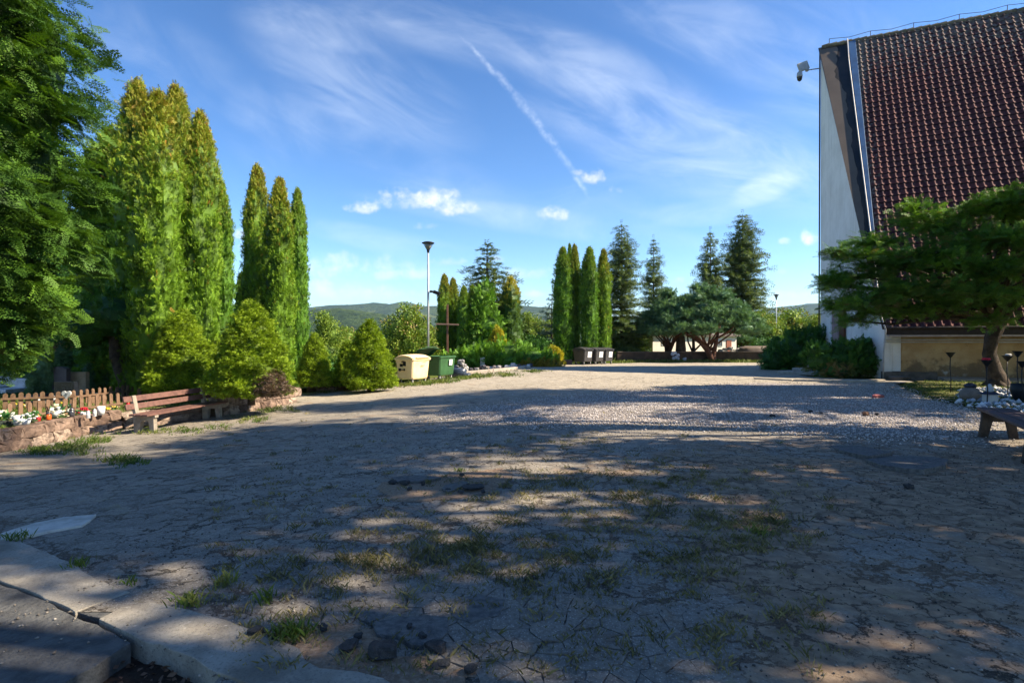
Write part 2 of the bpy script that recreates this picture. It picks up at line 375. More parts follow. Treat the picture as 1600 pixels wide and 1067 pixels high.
GRAV = [(p.x, p.y) for p in GRAV]
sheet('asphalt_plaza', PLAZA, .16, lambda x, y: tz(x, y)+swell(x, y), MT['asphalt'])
# ground: one sheet to the horizon, a little lower under the paving
def ground_z(x, y):
    z = tz(x, y) - .05
    cen = inside(PLAZA, x, y); z = np.where(cen, z-.10, z)
    pit = (x < 0.6) & (y < 4.6) & (x > -9) & ~cen
    z = np.where(pit, z-.09, z)
    return z
def lines(a, b, near, ratio):
    o = [0.]; s = near
    while o[-1] < b: o.append(o[-1]+s); s = near if o[-1] < 40 else s*ratio
    p = [0.]; s = near
    while p[-1] > a: p.append(p[-1]-s); s = near if p[-1] > -40 else s*ratio
    return np.array(p[:0:-1]+o)
gx = lines(-9000, 9000, .5, 1.25); gy = lines(-3000, 12000, .5, 1.25)
X, Y = np.meshgrid(gx, gy); nx = len(gx); ii, jj = np.meshgrid(np.arange(nx-1), np.arange(len(gy)-1)); a = (jj*nx+ii).ravel()
V = np.stack([X.ravel(), Y.ravel(), ground_z(X.ravel(), Y.ravel())], 1)
npmesh('ground', V, np.stack([a, a+1, a+1+nx, a+nx], 1), MT['meadow'])['kind'] = 'structure'

# gravel patch: sheet and loose stones
MT['gravelbase'] = plain('gravel_base', (.34, .30, .27), .95, scale=60, c2=(.19, .165, .145), bs=.9, bd=.03)
m, t = mat('gravel_stone'); a_ = t.n('ShaderNodeAttribute', attribute_name='var').outputs['Fac']
finish(t, t.ramp(a_, (0, (.22, .19, .175)), (.5, (.42, .375, .35)), (1, (.62, .57, .53))), .9); MT['gravel'] = m
_gc = np.mean(GRAV, axis=0)
sheet('gravel_patch', [tuple(_gc+(np.array(p)-_gc)*.90) for p in GRAV], .14, lambda x, y: tz(x, y)+swell(x, y)+.006, MT['gravelbase'])
OCT_V = np.array([(1,0,0),(0,1,0),(-1,0,0),(0,-1,0),(0,0,1),(0,0,-1)], float)
OCT_F = np.array([(0,1,4),(1,2,4),(2,3,4),(3,0,4),(1,0,5),(2,1,5),(3,2,5),(0,3,5)])
def stones(name, poly, n, s0, s1, material, zoff, kind='stuff', edge=0.):
    xs = [p[0] for p in poly]; ys = [p[1] for p in poly]
    x = rng.uniform(min(xs)-edge, max(xs)+edge, n*2); y = rng.uniform(min(ys)-edge, max(ys)+edge, n*2)
    wob = .14*(np.sin(x*3.1+y*1.7)+np.sin(y*4.3-x*2.2)); e = rng.exponential(.45, n*2)*(edge > 0); qa = rng.uniform(0, 6.28, n*2); k = inside(poly, x+wob+e*np.cos(qa), y+wob+e*np.sin(qa)); x = x[k]; y = y[k]; n = len(x)
    sc = rng.uniform(s0, s1, (n, 1, 1))*rng.uniform(.6, 1.3, (n, 1, 3))*np.array([1, 1, .75])
    V = OCT_V[None]*sc*rng.uniform(.7, 1.25, (n, 6, 1))
    A = rng.uniform(0, 6.28, n); c, s = np.cos(A)[:, None], np.sin(A)[:, None]
    V = np.stack([V[..., 0]*c-V[..., 1]*s, V[..., 0]*s+V[..., 1]*c, V[..., 2]], -1)
    V += np.stack([x, y, tz(x, y)+swell(x, y)+zoff], 1)[:, None, :]
    Fc = (OCT_F[None]+np.arange(n)[:, None, None]*6).reshape(-1, 3)
    var = np.repeat(rng.uniform(0, 1, n), 6)
    o = npmesh(name, V.reshape(-1, 3), Fc, material, attrs={'var': var}); o['kind'] = kind
    return o
o = stones('gravel', GRAV, 62000, .009, .024, MT['gravel'], .012, edge=1.0)
tag(o, 'loose pale grey gravel spread over the plaza in front of the church', 'gravel')
m, t = mat('grit'); a_ = t.n('ShaderNodeAttribute', attribute_name='var').outputs['Fac']
finish(t, t.ramp(a_, (0, (.05, .045, .04)), (.6, (.14, .12, .10)), (1, (.32, .29, .25))), .9); MT['grit'] = m
o = stones('grit', [(-3, 2.8), (8, 2.8), (12, 12), (-4, 12)], 9000, .004, .012, MT['grit'], .004)
tag(o, 'fine dark grit scattered over the cracked asphalt', 'grit')

# foreground concrete kerb, slabs and the pit with dead leaves
def slab(name, px, top, thick, material, label=None, cat=None, bev=.005, group=None, tilt=0.):
    pl = []
    for i, p in enumerate(px):
        q = G(*p, lift=top); pl.append((q.x, q.y))
    # roughen outline
    out = []
    r_ = random.Random(len(px)*31+int(px[0][0]))
    for i in range(len(pl)):
        a = Vector(pl[i]+(0,)); b = Vector(pl[(i+1) % len(pl)]+(0,)); n = max(1, int((b-a).length/.09))
        for k in range(n):
            p = a.lerp(b, k/n); j = .010 if k else .003
            out.append((p.x+r_.uniform(-j, j), p.y+r_.uniform(-j, j)))
    zb = float(np.mean([float(tz(*p)) for p in out]))
    ym = sum(p[1] for p in out)/len(out)
    mb = MB().prism(out, zb+top-thick, lambda x, y: float(tz(x, y))+top+(ym-y)*tilt)
    o = mb.build(name, material, bevel=bev)
    tag(o, label, cat, group, None if cat else 'structure'); return o
m, t = mat('worn_concrete'); co = t.n('ShaderNodeTexCoord').outputs['Object']
c_ = t.mix(t.ss(t.noise(co, 3.5, 8, .65), .35, .65), (.25, .225, .185), (.36, .33, .275)); c_ = t.mix(t.m('MULTIPLY', t.ss(t.noise(co, 1.3, 6, .7), .52, .66), .6), c_, (.13, .115, .09))
c_ = t.mix(t.m('MULTIPLY', t.ss(t.noise(co, 55, 4, .7), .52, .66), .5), c_, (.10, .09, .075)); c_ = t.mix(t.m('MULTIPLY', t.ss(t.noise(co, 26, 3), .66, .72), .6), c_, (.48, .45, .4))
finish(t, c_, .93, t.m('ADD', t.noise(co, 60, 6, .75), t.noise(co, 9, 5, .6)), .9, .015, .15); MT['concrete'] = m
MT['oldasphalt'] = plain('old_slab', (.10, .10, .095), .92, scale=6, c2=(.045, .045, .045), bs=.9, bd=.02, det=8)
slab('kerb_slab', [(-60,842),(0,843),(35,846),(112,880),(150,905),(203,924),(170,936),(118,955),(62,928),(0,907),(-70,880)], .014, .16, MT['concrete'],
     'large worn concrete kerb slab nearest the left edge of the plaza', 'kerb slab')
slab('kerb_slab', [(155,966),(190,948),(233,939),(262,945),(300,953),(355,968),(405,990),(468,1012),(476,1030),(500,1043),(560,1048),(600,1058),(650,1095),(700,1180),(560,1200),(470,1110),(420,1080),(335,1048),(285,1020),(215,996)], .018, .17, MT['concrete'],
     'long concrete kerb slab curving past the leaf filled pit at the bottom', 'kerb slab')
slab('old_slab', [(-70,885),(0,912),(60,934),(117,962),(152,975),(205,1003),(150,1040),(90,1072),(20,1110),(-140,1110)], .004, .17, MT['oldasphalt'],
     'dark rough slab in the bottom left corner', 'slab')
slab('slab_joint', [(203,926),(232,938),(190,947),(157,964),(122,956),(170,938)], .004, .15, MT['oldasphalt'],
     'crumbled dark mortar joint between the two kerb slabs', 'joint')
slab('concrete_patch', [(0,833),(55,816),(100,807),(150,803),(140,813),(128,820),(75,829),(40,838),(0,842)], .014, .05, plain('pale_concrete', (.52, .49, .43), .9, scale=7, c2=(.36, .34, .29), bs=.6, det=8),
     'thin pale concrete patch laid flush in the asphalt at the left edge', 'concrete patch')
# leaves in the pit
n = 900; x = rng.uniform(-2.9, -.7, n); y = rng.uniform(2.2, 3.45, n)
LV = np.array([(-.5,0,0),(0,-.32,.12),(.5,0,.02),(0,.32,.10)])
sc = rng.uniform(.02, .055, (n,1,1)); A = rng.uniform(0, 6.28, n); V = LV[None]*sc
til = rng.uniform(-.8, .8, (n, 1)); V = np.stack([V[...,0], V[...,1]*np.cos(til)-V[...,2]*np.sin(til), V[...,1]*np.sin(til)+V[...,2]*np.cos(til)], -1)
c, s = np.cos(A)[:,None], np.sin(A)[:,None]; V = np.stack([V[...,0]*c-V[...,1]*s, V[...,0]*s+V[...,1]*c, V[...,2]], -1)
V += np.stack([x, y, tz(x, y)-.095+rng.uniform(0, .035, n)], 1)[:,None,:]
MT['deadleaf'] = foliage('dead_leaves', (.05,.028,.018), (.10,.055,.035), (.17,.10,.06))
o = npmesh('dead_leaves', V.reshape(-1,3), np.arange(n*4).reshape(-1,4), MT['deadleaf'], attrs={'var': np.repeat(rng.uniform(0,1,n),4)})
tag(o, 'brown dead leaves lying in the pit beside the kerb', 'dead leaves', kind='stuff')
o = sheet('leaf_litter_ground', [(-3.4,1.6),(-.3,1.6),(-.4,2.9),(-1.2,3.5),(-2.7,3.9)], .12, lambda x, y: tz(x, y)-.105+.02*np.sin(x*9)*np.sin(y*11), MT['litter'])

# broken asphalt lumps: (px, py, width px, height m)
MT['lump'] = plain('asphalt_lump', (.028, .029, .031), .95, scale=30, c2=(.06, .06, .06), bs=.9, bd=.015)
LUMPS = [(598,1028,44,.075,'largest dark broken asphalt lump at the bottom beside the kerb'),(545,1014,34,.03,'flat grey asphalt chip left of the largest lump'),
 (682,1018,34,.05,'dark asphalt lump under the edge of the broken paving'),(400,993,24,.04,'small black asphalt lump lying on the kerb slab'),
 (505,986,18,.03,'tiny asphalt crumb above the grass tuft by the kerb'),(690,1044,30,.03,'asphalt crumb at the bottom edge right of the largest lump'),
 (613,757,16,.045,'left black asphalt piece in the broken hole mid plaza'),(632,758,17,.05,'second black asphalt piece in the broken hole mid plaza'),
 (661,759,7,.05,'small upright black crumb in the middle of the broken hole'),(721,745,9,.04,'black crumb at the top of the broken hole'),
 (741,764,36,.035,'long narrow black asphalt slab piece right of the broken hole'),(755,771,10,.03,'black crumb below the long slab piece'),(720,771,10,.03,'black crumb left below the long slab piece'),
 (640,767,9,.035,'crumb below the second black piece in the hole'),(700,768,8,.03,'crumb at the lower edge of the broken hole'),
 (1353,650,12,.10,'brown clod lying on the gravel right of its middle'),(1207,652,9,.07,'small dark clod on the left of the gravel'),(1266,645,7,.06,'small dark clod on the gravel middle'),
 (1283,647,6,.04,'flat dark clod beside the clod on the gravel middle'),(1370,649,5,.05,'dark crumb just right of the brown clod on the gravel'),(735,1052,22,.035,'dark asphalt lump near the bottom edge right of the crumb'),(660,1000,16,.03,'dark asphalt crumb between the loose plates near the bottom'),(560,1000,14,.03,'dark crumb above the flat grey chip'),(640,985,12,.03,'dark crumb above the largest lump'),(1420,764,14,.05,'dark asphalt piece beside the lifted slab on the right')]
for i, (px, py, wpx, h, lab) in enumerate(LUMPS):
    g = G(px, py); wd = wpx/F*g.y
    mb = MB().rock((0, 0, h*.42), (wd, wd*.7, h), seed=i+3, n=9, m=5, jag=.2)
    o = mb.build('asphalt_lump' if 'clod' not in lab else 'earth_clod', MT['lump'] if i != 15 else MT['dead'])
    o.location = g + Vector((0, 0, .012)); o.rotation_euler = (0, 0, i*1.3)
    tag(o, lab, 'asphalt lump' if 'clod' not in lab else 'earth clod', 'broken asphalt lumps')
# raised broken plates: near edge bottom and the lifted slabs at right
PL = [([(1290,688),(1335,692),(1395,708),(1358,716),(1312,704)], .05, 'thin lifted asphalt plate at the left of the heaved paving on the right'),
      ([(1352,716),(1400,709),(1460,711),(1482,716),(1478,728),(1442,737),(1405,733),(1372,726)], .07, 'large lifted asphalt plate with dark broken edge on the right'),
      ([(612,745),(640,741),(668,742),(690,745),(655,752),(620,753)], .045, 'cracked asphalt plate above the broken hole mid plaza'),
      ([(695,757),(722,750),(735,752),(716,762),(700,769),(690,764)], .035, 'asphalt plate between the two holes mid plaza'),
      ([(582,972),(610,962),(665,958),(700,962),(700,985),(685,1003),(655,1008),(640,1006),(620,992),(590,990)], .03, 'loose asphalt plate at the broken edge near the bottom'),
      ([(560,955),(600,945),(640,950),(610,960),(575,972),(560,965)], .022, 'small loose asphalt plate above the broken edge near the bottom'),
      ([(700,940),(745,925),(790,935),(780,960),(735,972),(705,962)], .022, 'loose asphalt plate right of the broken edge near the bottom')]
MT['plate'] = plain('asphalt_plate', (.15, .145, .135), .92, scale=22, c2=(.075, .073, .070), bs=.9, bd=.012, det=8)
for k, (px, h, lab) in enumerate(PL):
    slab('asphalt_plate', px, h*.6, h+.02, MT['plate'], lab, 'asphalt plate', .006, 'lifted asphalt plates', .05 if k < 2 else .03)

# ---------------------------------------------------------------- hills
m, t = mat('forest_hill'); co = t.n('ShaderNodeTexCoord').outputs['Object']
n1 = t.noise(co, .004, 5, .6); n2 = t.noise(co, .05, 5, .7)
col = t.mix(t.ss(n1, .4, .6), (.035, .06, .02), (.075, .11, .03)); col = t.mix(t.ss(n2, .4, .62), col, (.018, .035, .014))
col = t.mix(t.m('MULTIPLY', t.ss(t.noise(co, .008, 3, .5), .60, .66), .5), col, (.16, .18, .06))
finish(t, col, .95, n2, 1., 14., .05); MT['hill'] = m
def hills(name, d, depth, prof, wav, z0=-18):
    """ridge at distance d, crest heights from photo pixels"""
    xs = np.linspace(-1.5*d, 1.5*d, 260); pr = np.array(prof, float)
    px = CX+xs/d*F
    crest = EYE + (CY-np.interp(px, pr[:, 0], pr[:, 1]))/F*d
    k = np.linspace(0, 1, 60)
    X, K = np.meshgrid(xs, k); Cz = np.broadcast_to(crest, X.shape)
    prf = np.where(K < .6, np.sin(K/.6*math.pi/2)**1.3, np.cos((K-.6)/.4*math.pi/2*.9))
    Yv = d + (K-.6)*depth
    rel = (np.sin(X/wav+K*7)*.4+np.sin(X/wav*2.3+1+K*11)*.3+np.sin(X/wav*5.1+K*17)*.15)
    Z = z0 + (Cz-z0)*prf*(1+rel*.16*np.clip(1-np.abs(K-.6)*2.2, 0, 1)*np.where(K < .6, (1-K/.6), 0)*2) + rng.normal(0, 1, X.shape)*d*.00055
    nx = len(xs); ii, jj = np.meshgrid(np.arange(nx-1), np.arange(59)); a = (jj*nx+ii).ravel()
    o = npmesh(name, np.stack([X.ravel(), Yv.ravel(), Z.ravel()], 1), np.stack([a, a+1, a+1+nx, a+nx], 1), MT['hill'], smooth=True)
    o['kind'] = 'structure'; return o
hills('hills', 3800, 2600, [(-900,470),(0,476),(370,480),(480,484),(530,480),(575,479),(600,476),(625,479),(640,474),(655,477),(668,482),(690,479),(720,484),(780,479),(820,479),(850,482),(900,492),(1000,500),(1180,490),(1215,480),(1283,474),(1500,470),(2400,480)], 420)
hills('hills', 1500, 900, [(-900,490),(300,492),(480,487),(540,484),(600,492),(640,503),(700,512),(780,500),(840,505),(900,512),(1180,505),(1240,497),(1300,486),(1500,480),(2400,495)], 170)

# ---------------------------------------------------------------- church
q_ = .93
P0 = Vector((16.35, 24.9, 0)); u_ = Vector((-.914, .406, 0)).normalized(); v_ = Vector((.406, .914, 0)).normalized()
WD = 9.4; ZE = 2.25; ZR = 19.25; TT = 1.75
def B(t, s, z): return P0 + u_*t + v_*s + Vector((0, 0, z))
SL = math.hypot(WD, ZR-ZE); up_ = (v_*WD + Vector((0, 0, ZR-ZE)))/SL; nrm = up_.cross(-u_).normalized()
if nrm.dot(v_) > 0: nrm = -nrm
church = empty('church', P0)
tag(church, 'tall white A-frame church with dark red tiled roof reaching nearly to the ground', 'church')
def cpart(o): o.parent = church; o.matrix_parent_inverse = Matrix.Translation(-P0); return o
TL = 25.0
tw, te = .305, .37
prof = [(0, .0), (.22, -.004), (.42, .0), (.46, .03), (.51, .056), (.56, .062), (.62, .056), (.76, .024), (.86, .002)]
nc = int(TL/tw); nr = int(SL/te)
aa = np.array([(c+p[0])*tw for c in range(nc) for p in prof]+[nc*tw]); ha = np.array([p[1] for c in range(nc) for p in prof]+[0.])
bb = []; hb = []
jb = []; rb_ = []
for r in range(nr+1):
    bb += [r*te-.02, r*te+te*.07-.02, r*te+te*.86-.02, r*te+te*.975-.02]; hb += [.036, .034, .008, .0]; jb += [1, 0, .1, 1]; rb_ += [1.15, 1.12, .72, .66]
bb = np.array(bb); hb = np.array(hb)
A_, B_ = np.meshgrid(aa, bb); HA, HB = np.meshgrid(ha, hb); HA = HA*np.array(rb_)[:, None]; JB = np.broadcast_to(np.array(jb)[:, None], HA.shape); LC = np.clip(HA/.055, 0, 1)
jit = rng.normal(0, .004, (nr+1, nc+1)); JI = jit[np.minimum((B_/te+.05).astype(int), nr), np.minimum((A_/tw+1e-4).astype(int), nc)]
Hh = HA+HB+JI+.06
base = np.array(B(0, 0, ZE)); Vv = base + A_[..., None]*np.array(-u_) + B_[..., None]*np.array(up_) + Hh[..., None]*np.array(nrm)
lich = np.clip(sm(SL*.68, SL*1.02, B_)*.75 + np.clip(1-A_/.7, 0, 1)*.6, 0, 1)
nx = len(aa); ii, jj = np.meshgrid(np.arange(nx-1), np.arange(len(bb)-1)); a = (jj*nx+ii).ravel()
m, t = mat('roof_tile'); co = t.n('ShaderNodeTexCoord').outputs['Object']
lp = t.n('ShaderNodeAttribute', attribute_name='tip').outputs['Fac']; vr = t.n('ShaderNodeAttribute', attribute_name='var').outputs['Fac']
col = t.mix(vr, (.065, .020, .024), (.125, .038, .036)); col = t.mix(t.m('MULTIPLY', t.ss(t.noise(co, 1.2, 5), .45, .75), .35), col, (.06, .03, .035))
col = t.mix(t.m('MULTIPLY', t.n('ShaderNodeAttribute', attribute_name='lit_crest').outputs['Fac'], .25), col, (.23, .12, .10)); col = t.mix(t.m('MULTIPLY', t.n('ShaderNodeAttribute', attribute_name='joint').outputs['Fac'], .9), col, (.015, .008, .010))  # roll crests coloured paler to strengthen the sunlit streaks; joints darker
spots = t.ss(t.m('ADD', t.noise(co, 5.5, 6, .7), t.m('MULTIPLY', lp, .24)), .59, .72)
col = t.mix(t.m('MULTIPLY', spots, .8), col, (.17, .15, .13))
finish(t, col, .8, t.noise(co, 30, 4), .2, .004, .2); MT['tile'] = m
VR = np.clip(.5+jit*110, 0, 1)[np.minimum((B_/te+.05).astype(int), nr), np.minimum((A_/tw+1e-4).astype(int), nc)]
cpart(npmesh('roof', Vv.reshape(-1, 3), np.stack([a, a+1, a+1+nx, a+nx], 1), MT['tile'], attrs={'tip': lich.ravel(), 'var': VR.ravel(), 'joint': JB.ravel(), 'lit_crest': LC.ravel()}))
# far slope and under-boards
MT['darkwood'] = plain('dark_boards', (.05, .04, .04), .8, scale=8)
m, t = mat('white_render'); co = t.n('ShaderNodeTexCoord').outputs['Object']
mp = t.n('ShaderNodeMapping', i={0: co}); mp.inputs['Scale'].default_value = (2.2, 2.2, .16)
c_ = t.mix(t.ss(t.noise(co, .8, 6, .6), .35, .7), (.76, .74, .71), (.64, .62, .59)); c_ = t.mix(t.m('MULTIPLY', t.ss(t.noise(mp.outputs[0], 1.6, 6, .65), .52, .70), .45), c_, (.42, .41, .39))
finish(t, c_, .92, t.noise(co, 40, 4), .3, .005, .15); MT['white'] = m
MT['ochre'] = None
m, t = mat('stained_ochre_render'); co = t.n('ShaderNodeTexCoord').outputs['Object']; s_ = t.n('ShaderNodeSeparateXYZ', i={0: co})
c_ = t.mix(t.ss(t.noise(co, 1.1, 6, .65), .35, .65), (.42, .27, .13), (.52, .37, .20))
st = t.ss(t.m('ADD', t.noise(co, 1.6, 6, .6), t.m('MULTIPLY', t.ss(s_.outputs[2], 1.1, .1), .25)), .56, .70)
c_ = t.mix(t.m('MULTIPLY', st, .75), c_, (.12, .085, .055)); c_ = t.mix(t.ss(t.noise(co, 2.2, 4), .62, .74), c_, (.40, .38, .34))
finish(t, c_, .95, t.noise(co, 22, 5, .7), 1., .025, .1); MT['ochre'] = m
def quadslab(p, th, n):
    """slab from four corner points, thickened along -n"""
    n = Vector(n); vs = [Vector(a) for a in p]+[Vector(a)-n*th for a in p]; k = len(p)
    return vs, [tuple(range(k)), tuple(range(2*k-1, k-1, -1))]+[(i, k+i, k+(i+1) % k, (i+1) % k) for i in range(k)]
mb = MB(); mb.add(*quadslab([B(-.02, 0, ZE), B(-TL, 0, ZE), B(-TL, WD, ZR), B(-.02, WD, ZR)], .22, nrm))
upf = (-v_*WD + Vector((0, 0, ZR-ZE)))/SL; nf = Vector((v_.x, v_.y, 0))*(ZR-ZE)/SL+Vector((0, 0, WD/SL))
mb.add(*quadslab([B(0, 2*WD, ZE), B(TT, WD+.02, ZR), B(-TL, WD+.02, ZR), B(-TL, 2*WD, ZE)], .2, nf))
cpart(mb.build('roof_deck', MT['darkwood']))
# ridge caps
mb = MB(); k = 0; tcur = TT-.05
while tcur > -TL:
    mb.tube([B(tcur, WD, ZR+.03+.02*(k % 2)), B(tcur-.42, WD, ZR+.06)], [.13, .16], 8); tcur -= .38; k += 1
m_cap = plain('mossy_ridge_cap', (.13, .10, .07), .9, scale=6, c2=(.22, .19, .12), bs=.8)
cpart(mb.build('ridge_caps', m_cap))
# lightning wire on the ridge
mb = MB(); pts = []
for k in range(0, 13):
    tt = 1.3-k*2.1; mb.tube([B(tt, WD, ZR+.1), B(tt, WD, ZR+.48)], .018, 5)
    pts.append(B(tt, WD, ZR+.48)); pts.append(B(tt-1.05, WD, ZR+.36))
mb.tube(pts, .014, 5); cpart(mb.build('lightning_wire', MT['darkwood']))
mb = MB(); tt = -8.0; mb.box(B(tt, WD, ZR+.55), (.34, .2, .3)); mb.tube([B(tt, WD, ZR), B(tt, WD, ZR+.5)], .05, 6); cpart(mb.build('vent_cap', MT['darkwood'], bevel=.03))
# metal panel at the prow
qa = np.linspace(0, 1, 14); ba = np.linspace(0, SL, 70)
Q, Bv = np.meshgrid(qa, ba); Tq = Q*(TT*(Bv/SL)**.92+.10)
V = base + Tq[..., None]*np.array(u_) + Bv[..., None]*np.array(up_) + .06*np.array(nrm)
m, t = mat('stained_sheet_metal'); co = t.n('ShaderNodeTexCoord').outputs['Object']
qn = t.n('ShaderNodeAttribute', attribute_name='q').outputs['Fac']; zz = t.n('ShaderNodeSeparateXYZ', i={0: co}).outputs[2]
zl = t.n('ShaderNodeCombineXYZ', i={2: t.m('MULTIPLY', zz, .55)}).outputs[0]
wv = t.m('ADD', t.m('MULTIPLY', t.m('SUBTRACT', t.noise(zl, .9, 3, .5), .5), 1.1), .50)
dd = t.m('SUBTRACT', qn, wv)
col = t.mix(t.ss(dd, -.03, .03), (.010, .014, .020), (.13, .10, .078)); col = t.mix(t.ss(t.m('ABSOLUTE', t.m('SUBTRACT', dd, .02)), .04, .02), col, (.008, .008, .009))
col = t.mix(t.m('MULTIPLY', t.ss(t.noise(co, .9, 5), .4, .7), .4), col, (.07, .055, .045))
finish(t, col, .6, t.noise(co, 3, 4), .2, .02, .35); MT['panel'] = m
nx = len(qa); ii, jj = np.meshgrid(np.arange(nx-1), np.arange(69)); a = (jj*nx+ii).ravel()
cpart(npmesh('roof_prow_panel', V.reshape(-1, 3), np.stack([a, a+nx, a+1+nx, a+1], 1), MT['panel'], attrs={'q': Q.ravel()}))
mb = MB(); mb.add(*quadslab([B(0, 0, ZE)+nrm*.0, B(.10, 0, ZE), B(TT+.1, WD, ZR), B(0, WD, ZR)], .14, nrm)); cpart(mb.build('prow_board', MT['darkwood']))
mb = MB(); e0 = B(.11, 0, ZE)+nrm*.03; e1 = B(TT+.11, WD, ZR)+nrm*.03; mb.beam(e0, e1, .05, .05); cpart(mb.build('edge_trim', plain('dark_metal_trim', (.03, .035, .04), .4, metal=.4)))
# blue grey flashing along the verge
MT['flash'] = plain('blue_grey_flashing', (.05, .13, .27), .5, scale=2, c2=(.035, .09, .19), spec=.3, metal=.0)
mb = MB(); mb.add(*quadslab([B(.16, 0, ZE)+up_*3.5+nrm*.14, B(.05, 0, ZE)+up_*3.5+nrm*.14, B(-.04, WD, ZR)+nrm*.14, B(.36, WD, ZR)+nrm*.14], .12, nrm))
cpart(mb.build('verge_flashing', MT['flash'], bevel=.02))
MT['pale_metal'] = plain('pale_metal', (.42, .42, .42), .5, scale=4, metal=.2)
mb = MB(); mb.tube([B(.38, WD, ZR+.15)+nrm*.14, B(.40, WD*.92, ZE+(ZR-ZE)*.92)+nrm*.12, B(.17, 1.2, ZE+(ZR-ZE)*1.2/WD)+nrm*.12, B(.16, .2, ZE+.5)+nrm*.12, B(.05, -.35, ZE-.1), B(.12, -.32, 1.2), B(.14, -.3, -.02)], .032, 8)
cpart(mb.build('downpipe', MT['pale_metal'], smooth=True))
# front walls, V shaped in plan, with a crease
A0 = B(TT, WD, 0); C0 = B(.02, .12, 0); CF = B(.02, 2*WD-.1, 0)
out = Vector((-(C0-A0).y, (C0-A0).x, 0)).normalized()
if out.dot(u_) < 0: out = -out
def L3(a, b, f, z): p = a.lerp(b, f); return Vector((p.x, p.y, z))
K0 = L3(A0, C0, .19, 0)+out*.42; g = .5
Kt = L3(A0, C0, g, ZR-(ZR-ZE)*g-.1)
mb = MB()
mb.add(*quadslab([A0+out*.02, K0, Kt, L3(A0, C0, 0, ZR-.1)], .3, out))
mb.add(*quadslab([K0, C0, L3(A0, C0, 1, ZE), Kt], .3, out))
outf = Vector(((CF-A0).y, -(CF-A0).x, 0)).normalized()
if outf.dot(u_) < 0: outf = -outf
mb.add(*quadslab([A0, CF, L3(A0, CF, 1, ZE), L3(A0, CF, 0, ZR-.1)], .3, outf))
cpart(mb.build('front_wall', MT['white']))
mb = MB(); mb.tube([A0+out*.05+u_*.05, L3(A0, C0, 0, ZR)+u_*.05], .045, 6); cpart(mb.build('corner_trim', MT['darkwood']))
# door and stone jamb in the right facet
wd_ = (C0-K0).normalized(); on = Vector((-wd_.y, wd_.x, 0)); on = on if on.dot(u_) > 0 else -on
def onwall(f, z, o=0.): p = K0.lerp(C0, f); return Vector((p.x, p.y, z))+on*o
mb = MB(); mb.beam(onwall(.235, 1.7, .06), onwall(.36, 1.7, .06), .12, 3.4); cpart(mb.build('door_surround', plain('pink_stone', (.34, .24, .23), .8, scale=3, c2=(.25, .17, .17))))
mb = MB(); mb.beam(onwall(.37, 1.65, .05), onwall(.445, 1.65, .05), .10, 3.3); dr = cpart(mb.build('door', plain('brown_door', (.10, .035, .02), .5, scale=2)))
mb = MB(); mb.beam(onwall(.40, 5.0, .15), onwall(.40, 5.0, .45), .06, .06); mb.box(onwall(.40, 5.05, .55), (.5, .2, .42), rz=math.atan2(wd_.y, wd_.x)); mb.build('floodlight', plain('lamp_grey', (.45, .5, .56), .4)).parent = church
bpy.data.objects['floodlight'].matrix_parent_inverse = Matrix.Translation(-P0)
# side wall under the eave, ledge, plinth, gutter
mb = MB(); mb.add(*quadslab([B(-.62, .30, 0), B(-TL, .30, 0), B(-TL, .30, ZE-.05), B(-.62, .30, ZE-.05)], .35, -v_)); cpart(mb.build('side_wall', MT['ochre']))
mb = MB(); mb.add(*quadslab([B(0, .22, .35), B(-.6, .22, .35), B(-.6, .22, 1.95), B(0, .22, 1.95)], .4, -v_)); cpart(mb.build('corner_pilaster', MT['white']))
MT['plinth'] = plain('dirty_plinth', (.16, .13, .11), .95, scale=3, c2=(.08, .07, .06), bs=.7)
mb = MB(); mb.add(*quadslab([B(.1, .12, -.2), B(-1.9, .12, -.2), B(-1.9, .12, .33), B(.1, .12, .33)], .5, -v_)); cpart(mb.build('corner_plinth', MT['plinth'], bevel=.02))
mb = MB(); mb.add(*quadslab([B(-1.9, .28, .16), B(-TL, .28, .16), B(-TL, -.85, .12), B(-1.9, -.85, .12)], .4, (0, 0, 1))); cpart(mb.build('ledge', plain('ledge_concrete', (.34, .29, .23), .9, scale=3, c2=(.20, .17, .13)), bevel=.015))
mb = MB(); mb.beam(B(0, -.12, ZE-.17), B(-TL, -.12, ZE-.17), .10, .28); cpart(mb.build('fascia', MT['darkwood']))
mb = MB(); mb.beam(B(-.1, .0, ZE-.36), B(-TL, .0, ZE-.36), .36, .07); cpart(mb.build('eave_soffit', plain('pale_soffit', (.50, .42, .40), .8, scale=5)))
mb = MB(); mb.beam(B(.05, .1, 1.72), B(-TL, .1, 1.72), .07, .05); mb.beam(B(.05, .14, 1.62), B(-TL, .14, 1.62), .04, .05); cpart(mb.build('wall_pipe', MT['pale_metal']))
mb = MB(); mb.tube([B(-.0, -.2, ZE-.02), B(-TL, -.2, ZE-.02)], .06, 8); cpart(mb.build('gutter', MT['darkwood']))
